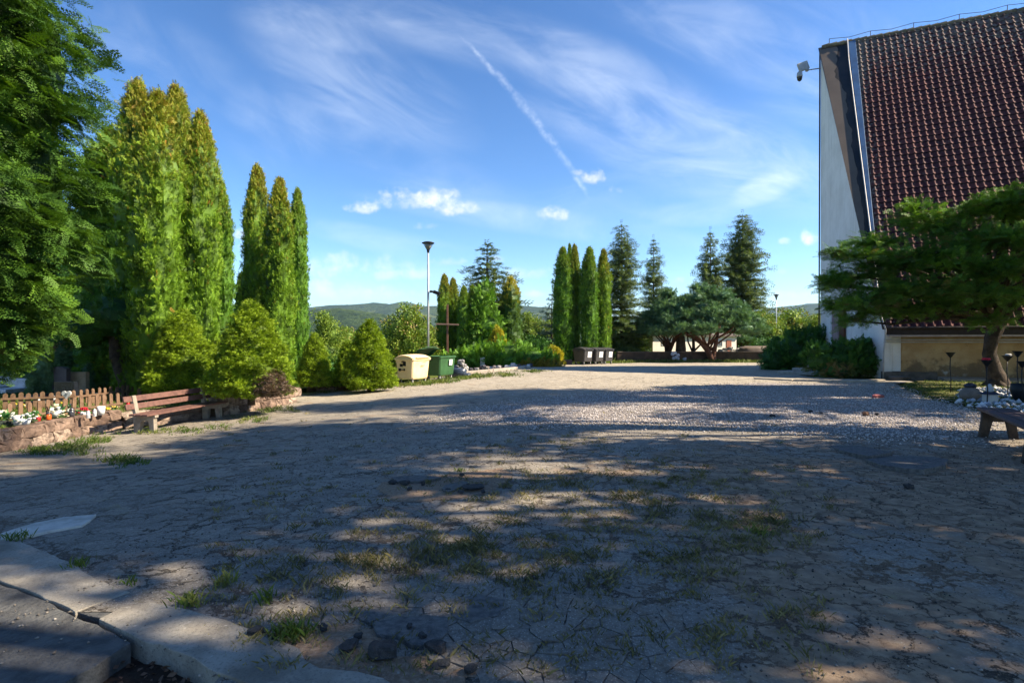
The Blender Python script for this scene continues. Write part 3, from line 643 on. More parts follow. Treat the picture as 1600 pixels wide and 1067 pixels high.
# security camera
g0 = L3(A0, C0, 0, H(107, A0.y)); cc = empty('security_camera', g0)
tag(cc, 'pale security camera on an arm high on the church prow', 'security camera')
M_c = MT['pale_metal']
MB().beam((0, 0, 0), (-.75, .15, -.05), .05, .06).build('arm', M_c, cc, bevel=.01)
MB().box((-.98, .15, .18), (.62, .16, .5), M=Matrix.Rotation(-.35, 4, 'Y')).box((-.75, .15, -.05), (.16, .18, .14)).build('bracket_plate', M_c, cc, bevel=.03)
MB().lathe([(.05, .3), (.15, .22), (.17, .0), (.16, -.06)], (-1.2, .15, -.42), 14).build('housing', M_c, cc, smooth=True)
MB().lathe([(.15, 0), (.15, -.08), (.12, -.18), (.05, -.24), (.01, -.25)], (-1.2, .15, -.48), 14).build('lens_dome', plain('black_glass', (.01, .01, .012), .15, spec=.6), cc, smooth=True)
# steps to the church door
mb = MB(); MT['steps'] = plain('step_concrete', (.38, .36, .32), .9, scale=4, c2=(.24, .23, .21), bs=.5)
st_ = empty('church_steps', G(1262, 586)); tag(st_, 'low concrete steps between the two dark bushes in front of the church', 'steps')
for k in range(3):
    MB().box((.25*k*1.6, .5+.42*k, .075+.15*k), (3.2-.1*k, .44+.3*(2-k), .15)).build('step', MT['steps'], st_, bevel=.015)
st_.rotation_euler = (0, 0, R(-58))

# haze: the air over the valley that fades the hills
hz = MB().box((0, 2500, 240), (17000, 15500, 560)).build('haze', None); hz['kind'] = 'stuff'
m = bpy.data.materials.new('haze'); m.use_nodes = True; t = NT(m.node_tree)
pv = t.n('ShaderNodeVolumePrincipled', i={'Color': (.5, .72, 1.0), 'Density': .00006, 'Anisotropy': .2}); t.n('ShaderNodeOutputMaterial', i={'Volume': pv.outputs[0]})
hz.data.materials.append(m); tag(hz, 'thin bluish haze over the valley and hills', 'haze')

# broken paving near the kerb: separate plates with gaps, sand showing between
def cells(poly, s, gap, hfun, seed):
    r = random.Random(seed); xs = [p[0] for p in poly]; ys = [p[1] for p in poly]; C = []
    y = min(ys)-s; row = 0
    while y < max(ys)+s:
        x = min(xs)-s+(row % 2)*s/2
        while x < max(xs)+s:
            C.append((x+r.uniform(-.45, .45)*s, y+r.uniform(-.45, .45)*s)); x += s
        y += s*.86; row += 1
    C = [q for q in C if r.random() > .28]; C = np.array(C); ins = inside(poly, C[:, 0], C[:, 1]); mb = MB()
    for i in np.where(ins)[0]:
        c = C[i]; pg = [(c[0]-2*s, c[1]-2*s), (c[0]+2*s, c[1]-2*s), (c[0]+2*s, c[1]+2*s), (c[0]-2*s, c[1]+2*s)]
        dd = np.hypot(*(C-c).T)
        for j in np.where((dd > 0) & (dd < 3.2*s))[0]:
            n = (C[j]-c); n = n/np.linalg.norm(n); lim = dd[j]/2-gap*r.uniform(.5, 1.8); o_ = []
            for k in range(len(pg)):
                a, b2 = pg[k], pg[(k+1) % len(pg)]; da = (a[0]-c[0])*n[0]+(a[1]-c[1])*n[1]-lim; db = (b2[0]-c[0])*n[0]+(b2[1]-c[1])*n[1]-lim
                if da <= 0: o_.append(a)
                if da*db < 0: q = da/(da-db); o_.append((a[0]+(b2[0]-a[0])*q, a[1]+(b2[1]-a[1])*q))
            pg = o_
            if len(pg) < 3: break
        if len(pg) < 3: continue
        # break up straight edges
        out = []
        for k in range(len(pg)):
            a, b2 = pg[k], pg[(k+1) % len(pg)]; L = math.hypot(b2[0]-a[0], b2[1]-a[1]); m_ = max(1, int(L/.035))
            for q in range(m_):
                f = q/m_; j = .0045 if q else 0; out.append((a[0]+(b2[0]-a[0])*f+r.uniform(-j, j), a[1]+(b2[1]-a[1])*f+r.uniform(-j, j)))
        h = hfun(c[0], c[1], r)
        if h is None: continue
        tx, ty = r.uniform(-.05, .05), r.uniform(-.05, .05); z0 = float(tz(*c)+swell(*c))
        mb.prism(out, z0-.05, lambda x, y, z0=z0, h=h, tx=tx, ty=ty, c=c: z0+h+(x-c[0])*tx*min(1, h*60)+(y-c[1])*ty*min(1, h*60))
    return mb
reg = [tuple(G(*p).xy) for p in [(440,950),(540,925),(660,905),(800,905),(960,930),(1100,960),(1150,1010),(1120,1075),(900,1120),(640,1100),(590,1052),(500,1042),(478,1012)]]
holeA = [tuple(G(*p).xy) for p in [(475,990),(520,975),(600,985),(640,1012),(700,1025),(735,1060),(700,1100),(610,1075),(560,1046),(500,1040)]]
cen_ = np.mean(reg, axis=0); ext_ = max(np.hypot(*(np.array(reg)-cen_).T))
def hA(x, y, r):
    if inside(holeA, np.array([x]), np.array([y]))[0]: return None if r.random() < .9 else .012
    d = math.hypot(x-cen_[0], (y-cen_[1])*1.6)/ext_; return max(.0035, .016*(1-d)+r.uniform(-.002, .012)*(1-d*.7))
cells(reg, .135, .003, hA, 5).build('broken_paving', MT['asphalt_piece'], bevel=.003, seg=1)['kind'] = 'structure'
holeB = [tuple(G(*p).xy) for p in [(585,770),(600,752),(650,742),(720,738),(790,728),(800,745),(765,768),(700,775),(650,782),(605,785)]]
sand = soil_mat('sandy_subsoil', (.27, .19, .125), (.20, .135, .09), (.34, .26, .19), 9)
sheet('sand_hollow', holeA, .05, lambda x, y: tz(x, y)+swell(x, y)+.0045, sand); sheet('sand_hollow', holeB, .06, lambda x, y: tz(x, y)+swell(x, y)+.005, sand)
# ---------------------------------------------------------------- foliage templates (quads along +X, side Y, normal Z)
def leafq(base, d, L, wd, z=0.):
    b = np.array(base, float); d = np.array(d, float); d /= np.linalg.norm(d); s = np.cross((0, 0, 1.), d); n = np.linalg.norm(s); s = s/n if n > 1e-6 else np.array((0, 1., 0))
    return [b, b+d*L*.5-s*wd/2+np.array((0, 0, z)), b+d*L, b+d*L*.5+s*wd/2+np.array((0, 0, z))]
def feather(n=5, spread=40, L=1., ll=.42, w=.12, droop=.12, r=random.Random(1)):
    q = []
    for k in range(n):
        x = L*(k+.3)/n; l = ll*(1-.55*k/n)
        for s in (-1, 1):
            a = R(spread+r.uniform(-8, 8)); q.append(leafq((x, 0, -droop*x*x), (math.cos(a), s*math.sin(a), r.uniform(-.25, .25)), l, w))
    q.append(leafq((L*.75, 0, -droop*.56), (1, 0, -.2), ll*.8, w)); return np.array(q)
def bifeather(n=6, L=1., w=.075, droop=.25, r=random.Random(2)):
    q = []
    for k in range(n):
        x = L*(k+.2)/n; l = .42*(1-.6*k/n)
        for s in (-1, 1):
            a = R(42+r.uniform(-8, 8)); dx_, dy_ = math.cos(a), s*math.sin(a); nn = 3 if k < n-2 else 2
            for j in range(nn):
                bx = x+dx_*l*j/nn; by = dy_*l*j/nn; bz = -droop*(bx*bx+by*by)
                for s2 in (-1, 1):
                    a2 = a*s+s2*R(32); q.append(leafq((bx, by, bz), (math.cos(a2), math.sin(a2), r.uniform(-.3, .15)), l/nn*1.15, w))
            q.append(leafq((x+dx_*l*.6, dy_*l*.6, -droop*x*x), (dx_, dy_, -.2), l*.5, w))
    q.append(leafq((L*.8, 0, -droop*.64), (1, 0, -.3), .3, w)); return np.array(q)
def tuft(n=9, spread=.8, w=.1, r=random.Random(3)):
    q = []
    for k in range(n):
        d = np.array((1, r.uniform(-spread, spread), r.uniform(-spread, spread))); q.append(leafq((0, 0, 0), d, r.uniform(.6, 1), w))
    return np.array(q)
def leaves(n=7, r=random.Random(4)):
    q = []
    for k in range(n):
        b = (r.uniform(0, .8), r.uniform(-.45, .45), r.uniform(-.35, .35)); d = (r.uniform(-.2, 1), r.uniform(-1, 1), r.uniform(-.7, .5)); q.append(leafq(b, d, r.uniform(.28, .42), r.uniform(.18, .26), .03))
    return np.array(q)
def needle_twig(n=7, w=.05, r=random.Random(5)):
    """bottle-brush twig"""
    q = []
    for k in range(n):
        x = k/n
        for j in range(4):
            a = 2*math.pi*(j/4+r.random()*.3); d = np.array((.7, math.cos(a), math.sin(a))); q.append(leafq((x, 0, 0), d, .30, w))
    return np.array(q)
T_F = feather(); T_FS = feather(4, 38, 1, .5, .17, .1); T_B = bifeather(w=.055); T_J = bifeather(n=5, w=.05); T_T = tuft(); T_L = leaves(); T_N = needle_twig(5, .085); T_PT = tuft(12, 1.0, .085)
def norm(a): return a/np.maximum(np.linalg.norm(a, axis=-1, keepdims=True), 1e-9)
def place(T, pos, dr, sc, up=None, roll=.6, rg=rng):
    """template T (Q,4,3) at N positions"""
    N = len(pos); X = norm(dr)
    if up is None: up = np.tile((0, 0, 1.), (N, 1))
    up = up + rg.normal(0, roll, (N, 3)); Y = norm(np.cross(up, X)); Z = np.cross(X, Y)
    V = T.reshape(-1, 3)[None]*np.asarray(sc).reshape(-1, 1, 1)
    W_ = V[..., 0:1]*X[:, None]+V[..., 1:2]*Y[:, None]+V[..., 2:3]*Z[:, None]+pos[:, None]
    return W_.reshape(-1, 3)
def clump(pos, rd, m, spread, depth):
    """gathers sprays into tufted clumps with dark gaps between; returns offsets and a tone per spray"""
    n = len(pos)//m; c_ = pos[:n]; off = rng.uniform(-depth, depth*.45, n)[:, None]*rd[:n]
    P_ = np.repeat(c_+off, m, 0)+rng.normal(0, spread, (n*m, 3)); return P_, np.repeat(rd[:n], m, 0), np.repeat(rng.normal(0, .13, n), m)
class Crown:
    def __init__(s): s.V = []; s.var = []; s.tip = []
    def put(s, T, pos, dr, sc, up=None, roll=.6, tip=None, tone=0.):
        if len(pos) == 0: return s
        V = place(T, pos, dr, sc, up, roll); s.V.append(V); k = T.shape[0]*4; n = len(pos)
        v = np.clip(rng.normal(.42, .2, n)+tone, 0, 1); vv = np.repeat(v, k)+np.repeat(rng.normal(0, .07, n*T.shape[0]), 4)
        s.var.append(np.clip(vv, 0, 1)); s.tip.append(np.repeat(np.zeros(n) if tip is None else tip, k)); return s
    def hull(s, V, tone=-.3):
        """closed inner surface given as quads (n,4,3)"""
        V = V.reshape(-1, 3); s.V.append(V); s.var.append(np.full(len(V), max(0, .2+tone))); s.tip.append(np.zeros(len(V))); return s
    def build(s, name, m, parent):
        V = np.concatenate(s.V); F_ = np.arange(len(V), dtype=np.int32).reshape(-1, 4)
        return npmesh(name, V, F_, m, parent, attrs={'var': np.concatenate(s.var), 'tip': np.concatenate(s.tip)})
def revol(rf, H_, R_, nz=22, na=18, lump=None, z0=0.):
    zz = np.linspace(0.0, 1, nz); th = np.linspace(0, 2*math.pi, na+1); Z, A = np.meshgrid(zz, th, indexing='ij')
    r = rf(Z)*R_
    if lump is not None: r = r*lump(A, Z)
    Pn = np.stack([r*np.cos(A), r*np.sin(A), z0+Z*H_], -1)
    return np.stack([Pn[:-1, :-1], Pn[:-1, 1:], Pn[1:, 1:], Pn[1:, :-1]], 2).reshape(-1, 4, 3)
def trunk(parent, pts, rad, m, name='trunk', n=9):
    return MB().tube(pts, rad, n).build(name, m, parent, smooth=True)
def lumpf(seed, a1=.12, a2=.08, kz=9, az=3):
    r = random.Random(seed); p = [r.uniform(0, 6.28) for _ in range(6)]
    def f(A, Z):
        return 1+a1*np.sin(az*A+p[0]+2.2*np.sin(Z*kz*.5+p[4]))+a2*np.sin(2*az*A+p[1]+Z*kz*1.7)+a2*np.sin(Z*kz*2.3+p[2]+A)*.8+a2*.7*np.sin(Z*kz*5+p[3]+3*A)
    return f
# --- columnar thuja
def make_thuja(name, H_, R_, n, m, seed, sc=.2, rust=0., T=T_F):
    o = empty(name, (0, 0, 0)); lf = lumpf(seed)
    rf = lambda Z: np.clip(.62+.42*np.sin(np.clip(Z*1.5+.25, 0, 1)*math.pi*.5), 0, 1.05)*np.clip((1-Z)*4.4, 0, 1)**.58*(.86+.14*np.cos(Z*2))
    c = Crown(); c.hull(revol(lambda Z: rf(Z)*.86, H_*.97, R_, lump=lf, z0=.12))
    z = rng.uniform(0, 1, n)**.92; A = rng.uniform(0, 6.283, n); r = rf(z)*R_*lf(A, z)*rng.uniform(.80, 1.03, n)
    pos = np.stack([r*np.cos(A), r*np.sin(A), .1+z*H_], 1); rd = np.stack([np.cos(A), np.sin(A), 0*A], 1)
    pos, rd, tone = clump(pos, rd, 9, .050, .12*R_/.85); n = len(pos); z = pos[:, 2]/H_
    dr = rd*.6+np.array((0, 0, .45))+rng.normal(0, .45, (n, 3))
    tp = np.clip(sm(.62, 1.05, z)*rust+rng.normal(0, .10, n)*(rust > 0)*sm(.4, .8, z)+(rng.uniform(0, 1, n) < .012*min(1, rust*2))*.7, 0, 1)
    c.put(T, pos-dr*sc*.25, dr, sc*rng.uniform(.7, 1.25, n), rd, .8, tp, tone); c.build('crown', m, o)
    trunk(o, [(0, 0, -.3), (0, 0, .6), (0, 0, H_*.8)], [.13, .11, .03], MT['bark']); return o
# --- dwarf conical spruce
def make_cone(name, H_, R_, n, m, seed, sc=.13, brown=None, rf=None, T=T_T, lean=0.):
    o = empty(name, (0, 0, 0)); lf = lumpf(seed, .08, .07, 12, 3)
    rf = rf or (lambda Z: np.clip(1-Z**1.12, 0, 1)**.62*np.clip(.78+Z*1.7, 0, 1))
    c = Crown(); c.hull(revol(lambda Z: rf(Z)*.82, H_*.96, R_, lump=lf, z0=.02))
    z = 1-rng.uniform(0, 1, n)**.62; A = rng.uniform(0, 6.283, n)
    # bumpy cushions
    b1 = np.sin(A*7+z*9+seed)*np.sin(z*26+A*3)*.04
    r = rf(z)*R_*lf(A, z)*(rng.uniform(.84, 1.01, n)+b1)
    pos = np.stack([r*np.cos(A), r*np.sin(A), .02+z*H_], 1); rd = np.stack([np.cos(A), np.sin(A), 0*A], 1)
    pos, rd, tone = clump(pos, rd, 8, .040*R_, .085*R_); n = len(pos); z = (pos[:, 2]-.02)/H_; A = np.arctan2(pos[:, 1], pos[:, 0])
    dr = rd*.8+np.array((0, 0, .6))+rng.normal(0, .5, (n, 3)); tp = np.zeros(n)
    if brown is not None:
        a0, z0, da, dz = brown; d = np.hypot((np.angle(np.exp(1j*(A-a0))))/da, (z-z0)/dz)+rng.normal(0, .1, n); tp = sm(1.05, .85, d)
    c.put(T, pos-dr*sc*.3, dr, sc*rng.uniform(.7, 1.2, n), rd, .8, tp, tone)
    c.build('crown', m, o); trunk(o, [(0, 0, -.3), (0, 0, H_*.5)], [.09, .04], MT['bark']); return o
# --- blob crown from ellipsoids (cx,cy,cz,rx,ry,rz)
def blobs(c, E, dens, T, sc, out=.8, upw=.35, hull=.8, roll=.7, tipf=None, low=-1., jit=.15, tone=0.):
    for k, (x, y, z, a, b, h) in enumerate(E):
        n = max(8, int(dens*(a*b+a*h+b*h)*4)); clm = 6 if hull and dens > 8 else 1
        d = norm(rng.normal(0, 1, (n, 3))); d = d[d[:, 2] > low]; n = len(d)
        lf = 1+.13*np.sin(d[:, 0]*5+k)*np.sin(d[:, 1]*5+2*k)+.08*np.sin(d[:, 2]*9+d[:, 0]*7+k)
        pos = np.array((x, y, z))+d*np.array((a, b, h))*(lf*rng.uniform(1-jit*1.6, 1.02, n))[:, None]
        tn = tone
        if clm > 1: pos, d, tn = clump(pos, d, clm, sc*.38, .16*min(a, b, h)); n = len(pos); tn = tn+tone
        dr = d*out+np.array((0, 0, upw))+rng.normal(0, .36, (n, 3))
        c.put(T, pos-norm(dr)*sc*.3, dr, sc*rng.uniform(.7, 1.25, n), d, roll, None if tipf is None else tipf(pos), tn+rng.normal(0, .07))
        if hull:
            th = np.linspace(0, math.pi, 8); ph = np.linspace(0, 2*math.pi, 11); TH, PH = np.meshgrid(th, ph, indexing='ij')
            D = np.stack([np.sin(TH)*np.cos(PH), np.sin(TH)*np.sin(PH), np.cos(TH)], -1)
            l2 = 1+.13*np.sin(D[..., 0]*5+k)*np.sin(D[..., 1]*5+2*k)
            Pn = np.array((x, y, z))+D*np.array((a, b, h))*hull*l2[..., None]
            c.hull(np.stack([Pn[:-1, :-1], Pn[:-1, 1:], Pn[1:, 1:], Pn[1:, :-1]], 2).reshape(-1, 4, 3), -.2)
def limb_tree(name, E, dens, T, sc, m, tr=.2, base=(0, 0, 0), bark='bark', limbs=True, **kw):
    o = empty(name, (0, 0, 0)); c = Crown(); blobs(c, E, dens, T, sc, **kw); c.build('crown', m, o)
    mb = MB(); top = max(e[2] for e in E)
    mb.tube([(base[0], base[1], -.3), (base[0], base[1], top*.4), (np.mean([e[0] for e in E]), np.mean([e[1] for e in E]), top*.85)], [tr*1.25, tr*.8, tr*.25], 9)
    if limbs:
        for k, e in enumerate(E[:14]): mb.tube([(base[0], base[1], top*.25+.03*k), (e[0]*.5, e[1]*.5, e[2]*.75), (e[0], e[1], e[2])], [tr*.5, tr*.3, tr*.1], 6)
    mb.build('trunk', MT[bark], o, smooth=True); return o
# --- spruce with whorled branches
def make_spruce(name, H_, R_, m, seed, z0=.05, dens=1., droop=.2, sc=.5, shape=.85, T=T_N, step=.58, gap=.08):
    o = empty(name, (0, 0, 0)); r = random.Random(seed); c = Crown(); mb = MB()
    mb.tube([(0, 0, -.3), (0, 0, H_*.3), (0, 0, H_*.98)], [H_*.016+.04, H_*.011+.02, .015], 8)
    pos = []; dr = []; ss_ = []; upv = []
    z = H_*z0
    while z < H_*.985:
        k = z/H_; L = R_*(1-k)**shape*1.0
        nb = 7 if k < .8 else 5; ph = r.uniform(0, 6.28)
        for j in range(nb):
            if r.random() < gap: continue
            a = ph+2*math.pi*j/nb+r.uniform(-.25, .25); l = max(.14, L*r.uniform(.5, 1.22)); rise = .55*k-.05+r.uniform(-.1, .1)
            ns = max(2, int(l/.26)); ca, sa = math.cos(a), math.sin(a); path = []
            for i in range(ns+1):
                t_ = (i/ns)*l; q = t_/max(l, .01); zz = z+t_*rise-droop*t_*t_/max(R_, 1)*1.3+.22*l*max(0, q-.6)**2*3
                path.append((ca*t_, sa*t_, zz))
                if i > ns*.12:
                    for s in ((-1, 1) if i < ns else (0,)):
                        for rep in range(max(1, int(round(dens)))):
                            aa_ = a+s*R(r.uniform(35, 70)); hang = r.uniform(-.55, .05)
                            pos.append((ca*t_, sa*t_, zz)); dr.append((math.cos(aa_), math.sin(aa_), hang)); ss_.append(sc*(1-.5*q*(s != 0))*r.uniform(.7, 1.15)*min(1, .35+l/1.6)); upv.append((0, 0, 1))
                    if r.random() < .8: pos.append((ca*t_, sa*t_, zz)); dr.append((ca, sa, r.uniform(-.8, -.1))); ss_.append(sc*.7*r.uniform(.7, 1.1)*min(1, .35+l/1.6)); upv.append((0, 0, 1))
            if len(path) > 2: mb.tube([path[0], path[len(path)//2], path[-1]], [.035*min(1, l/2)+.008, .02*min(1, l/2)+.006, .005], 4, cap=False)
        z += step*(1-.45*k)*r.uniform(.8, 1.2)
    pos.append((0, 0, H_*.97)); dr.append((0, 0, 1)); ss_.append(sc*.8); upv.append((1, 0, 0))
    c.put(T, np.array(pos), np.array(dr), np.array(ss_), np.array(upv, float), .35)
    c.build('crown', m, o); mb.build('trunk', MT['bark'], o, smooth=True); return o
def setup(o, px=None, d=None, loc=None, label=None, cat='tree', group=None, rz=None, sc=None, sink=.0):
    o.location = loc if loc is not None else P(px, d)-Vector((0, 0, sink))
    if rz is not None: o.rotation_euler = (0, 0, rz)
    if sc is not None: o.scale = sc
    return tag(o, label, cat, group)
def hof(py, d, px=800):
    """height above the local ground of photo row py at distance d"""
    return H(py, d)-P(px, d).z

# ---- thujas, left groups. prototypes 8 m tall, radius .9
thA = make_thuja('columnar_thuja', 8, .85, 15000, MT['thuja'], 3, .155, .34)
thB = make_thuja('columnar_thuja', 8, .85, 15000, MT['thuja'], 8, .155, .32)
thC = make_thuja('columnar_thuja', 8, .80, 15000, MT['thuja_green'], 14, .155, .25)
protos = [thA, thB, thC]; first = {0: True, 1: True, 2: True}
def thuja(k, px, d, ytop, wpx, label, group, rz=0.):
    o = protos[k]; wpx = wpx*.97
    if first[k]: first[k] = False
    else: o = copy_tree(o)
    h = hof(ytop, d, px)/8.05; r = wpx/2/F*d/(.85 if k < 2 else .8)*.93
    return setup(o, px, d, None, label, 'tree', group, rz, (r, r, h))
g1 = 'tall columnar thujas standing together on the left'
thuja(0, 214, 19.0, 131, 78, 'tallest rust tipped thuja at the left of the big left group', g1, .3)
thuja(1, 246, 17.6, 150, 84, 'wide sunlit thuja at the front of the big left group', g1, 1.7)
thuja(0, 276, 19.4, 140, 70, 'thuja with a rusty pointed top behind the middle of the big left group', g1, 2.9)
thuja(1, 313, 18.6, 181, 64, 'narrower rust topped thuja at the right of the big left group', g1, 4.1)
thuja(2, 346, 21.5, 288, 40, 'darker slim thuja at the right end of the big left group', g1, .9)
thuja(2, 172, 20.5, 208, 104, 'thuja half hidden behind the big dark cypress', g1, 5.1)
g2 = 'columnar thujas of the second left group'
thuja(0, 401, 25.2, 262, 48, 'tallest thuja of the second left group with brownish top', g2, 1.1)
thuja(1, 437, 24, 283, 48, 'middle thuja of the second left group', g2, 3.3)
thuja(2, 465, 25, 300, 36, 'slim green thuja at the right of the second left group', g2, 2.3)
thuja(2, 378, 27, 428, 26, 'short dark thuja left of the second left group', g2, .3)
g3 = 'green columnar thujas behind the black bins'
thuja(2, 880, 50, 389, 33, 'leftmost green thuja behind the black bins', g3, .2)
thuja(0, 898, 51.5, 384, 22, 'slim thuja with rusty tip second behind the black bins', g3, 2.2)
thuja(2, 921, 50, 389, 32, 'thickest green thuja third behind the black bins', g3, 4.2)
thuja(1, 943, 50.6, 392, 27, 'rightmost green thuja behind the black bins', g3, 1.2)
thuja(2, 890, 53, 384, 16, 'dark thuja tip showing between the two leftmost of the bin group', g3, 3.)
g4 = 'thujas around the wooden cross'
thuja(0, 694, 44, 430, 25, 'brownish thuja behind the wooden cross, left of its pair', g4, .6)
thuja(0, 708, 44.6, 436, 23, 'brownish thuja behind the wooden cross, right of its pair', g4, 2.6)
thuja(2, 725, 43, 449, 24, 'broad green thuja right of the wooden cross, left half of its pair', g4, 1.6)
thuja(2, 738, 43.5, 447, 21, 'broad green thuja right of the wooden cross, right half of its pair', g4, 5.6)
yt = make_thuja('golden_top_thuja', 6, .95, 3600, foliage('golden_tip_foliage', (.02, .05, .008), (.055, .12, .015), (.14, .24, .03), (.46, .40, .03)), 21, .20, .85)
setup(yt, 797, 45, None, 'green conical thuja with golden yellow top beside the tall middle spruce', 'tree', None, 0, (1.05, 1.05, hof(434, 45)/6.1))

# ---- dwarf spruce cones
coneA = make_cone('dwarf_spruce', 3, 1.05, 17000, MT['cone'], 5, .105)
coneB = make_cone('dwarf_spruce', 3, 1.05, 17000, MT['cone'], 2, .105, brown=(-1.25, .10, .62, .19))
gc = 'cone shaped dwarf spruces along the left edge'
def cone(o, px, d, ytop, ybase, wpx, label, rz=0.):
    z0 = H(ybase, d); h = (H(ytop, d)-z0)/3.0; r = wpx/2/F*d/1.02
    return setup(o, loc=Vector(((px-CX)/F*d, d, z0)), label=label, cat='dwarf spruce', group=gc, rz=rz, sc=(r, r, h))
cone(coneB, 393, 16.0, 471, 618, 128, 'large dwarf spruce with a brown dead patch low on its right', .75)
cone(coneA, 284, 17.0, 483, 615, 108, 'large bright dwarf spruce behind the left bench', .4)
cone(copy_tree(coneA), 492, 23, 520, 603, 56, 'smaller dwarf spruce above the low dark stone wall', 2.4)
cone(copy_tree(coneA), 577, 22.5, 499, 606, 84, 'bright dwarf spruce left of the yellow bin', 4.4)
cone(copy_tree(coneA), 545, 24, 532, 602, 54, 'shaded dwarf spruce between the two bright ones left of the bins', 1.4)
cone(copy_tree(coneA), 335, 18.5, 520, 610, 44, 'shaded dwarf spruce filling the gap between the two large ones', 3.0)
gd = make_cone('golden_dwarf_conifer', 1.6, 1.2, 3500, MT['gold'], 9, .16, T=T_T)
gd.location = P(864, 46.5); gd.scale = (1.0, 1, 1.0); tag(gd, 'golden yellow dwarf conifer left of the black bins', 'dwarf conifer')
gd2 = copy_tree(gd); gd2.location = P(777, 39.5)+Vector((0, 0, .5)); gd2.scale = (.75, .75, 1.5); gd2['label'] = 'yellow green dwarf conifer poking above the spreading juniper mound'

# ---- big cypress at the left edge
def big_cypress():
    o = empty('big_cypress', (0, 0, 0)); c = Crown(); n = 9000; H_ = 10.6
    rf = lambda z: np.interp(z, [0, .12, .3, .5, .75, .9, 1], [.45, .85, 1.0, .98, .80, .45, .05])
    lf = lumpf(31, .10, .09, 8, 3)
    z = rng.uniform(0, 1, n); A = rng.uniform(math.pi*.95, math.pi*2.25, n); A[::7] = rng.uniform(0, 6.283, len(A[::7]))
    r = rf(z)*2.45*lf(A, z)*(rng.uniform(.70, 1.04, n)); zz = 1.3+z*H_
    pos = np.stack([r*np.cos(A), r*np.sin(A), zz], 1); rd = np.stack([np.cos(A), np.sin(A), 0*A], 1)
    # sprays come in layered boughs
    lay = np.sin(zz*5+3*np.sin(A*2))*.16; pos += rd*lay[:, None]
    pos, rd, tone = clump(pos, rd, 6, .13, .34); n = len(pos)
    dr = rd*.8+np.array((0, 0, -.10))+rng.normal(0, .38, (n, 3))
    c.put(T_B, pos-norm(dr)*.14, dr, rng.uniform(.26, .55, n), np.tile((0, 0, 1.), (n, 1))+rd*.8, .45, None, tone)
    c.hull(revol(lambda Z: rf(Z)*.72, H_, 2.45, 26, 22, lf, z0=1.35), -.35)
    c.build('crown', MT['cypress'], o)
    trunk(o, [(0, 0, -.2), (.1, 0, 2), (0, 0, 9)], [.28, .22, .06], MT['bark']); return o
bc = big_cypress(); bc.location = (-11.6, 11.7, -.1); tag(bc, 'huge dark cypress with hanging sprays filling the upper left corner', 'tree')
# low sprays of a second, lower shrub in front bottom left
low = limb_tree('hanging_conifer', [(0, 0, 1.9, 1.25, 1.0, .7), (-.9, .2, 1.4, .9, .8, .55), (.8, .2, 2.4, 1.1, .9, .7), (-.2, 0, 1.05, .55, .5, .4)], 46, T_B, .34, MT['cypress'], .12, limbs=False, upw=-.3)
setup(low, loc=Vector((-13.5, 14.6, -.1)), label='low dark conifer branches hanging over the picket fence', cat='tree')

# ---- right juniper tree in layered pads
jun = empty('juniper_tree', (0, 0, 0)); c = Crown(); mb = MB(); r = random.Random(5)
JD = 20.0; jx, jy = (1556-CX)/F*21.0, 21.0
# pads: photo px, py, distance, half width px, half height px
PADS = [(1338,398,19.5,44,13),(1370,378,19.8,52,13),(1318,445,19.5,34,15),(1345,430,20,60,20),(1400,410,19.4,60,22),(1330,470,20,36,16),(1390,455,19,62,22),(1440,340,19.6,40,12),(1425,325,19.8,30,9),
 (1470,352,19.3,48,14),(1505,365,18.6,52,16),(1450,395,18.4,66,22),(1530,330,19,60,16),(1575,315,18.4,62,18),(1600,300,18.8,54,13),(1560,372,17.8,70,22),(1500,412,17.8,70,22),(1440,445,18,64,22),
 (1580,420,17.4,66,24),(1520,455,17.6,62,20),(1470,478,19,48,14),(1600,370,18,60,26),(1640,330,19,70,26),(1650,400,18,70,30),(1590,462,18,58,18),(1370,488,20,30,10),(1410,485,19.6,40,12),(1310,478,19.8,26,12),(1335,498,19.8,24,10),(1360,470,18.8,50,16),(1290,440,19.6,14,7),(1305,395,19.6,14,5),
 (1700,360,19,80,40),(1560,430,22,70,18),(1640,350,22.5,80,26),(1552,500,19,30,8),(1740,330,21,80,50),(1690,440,19,60,26)]
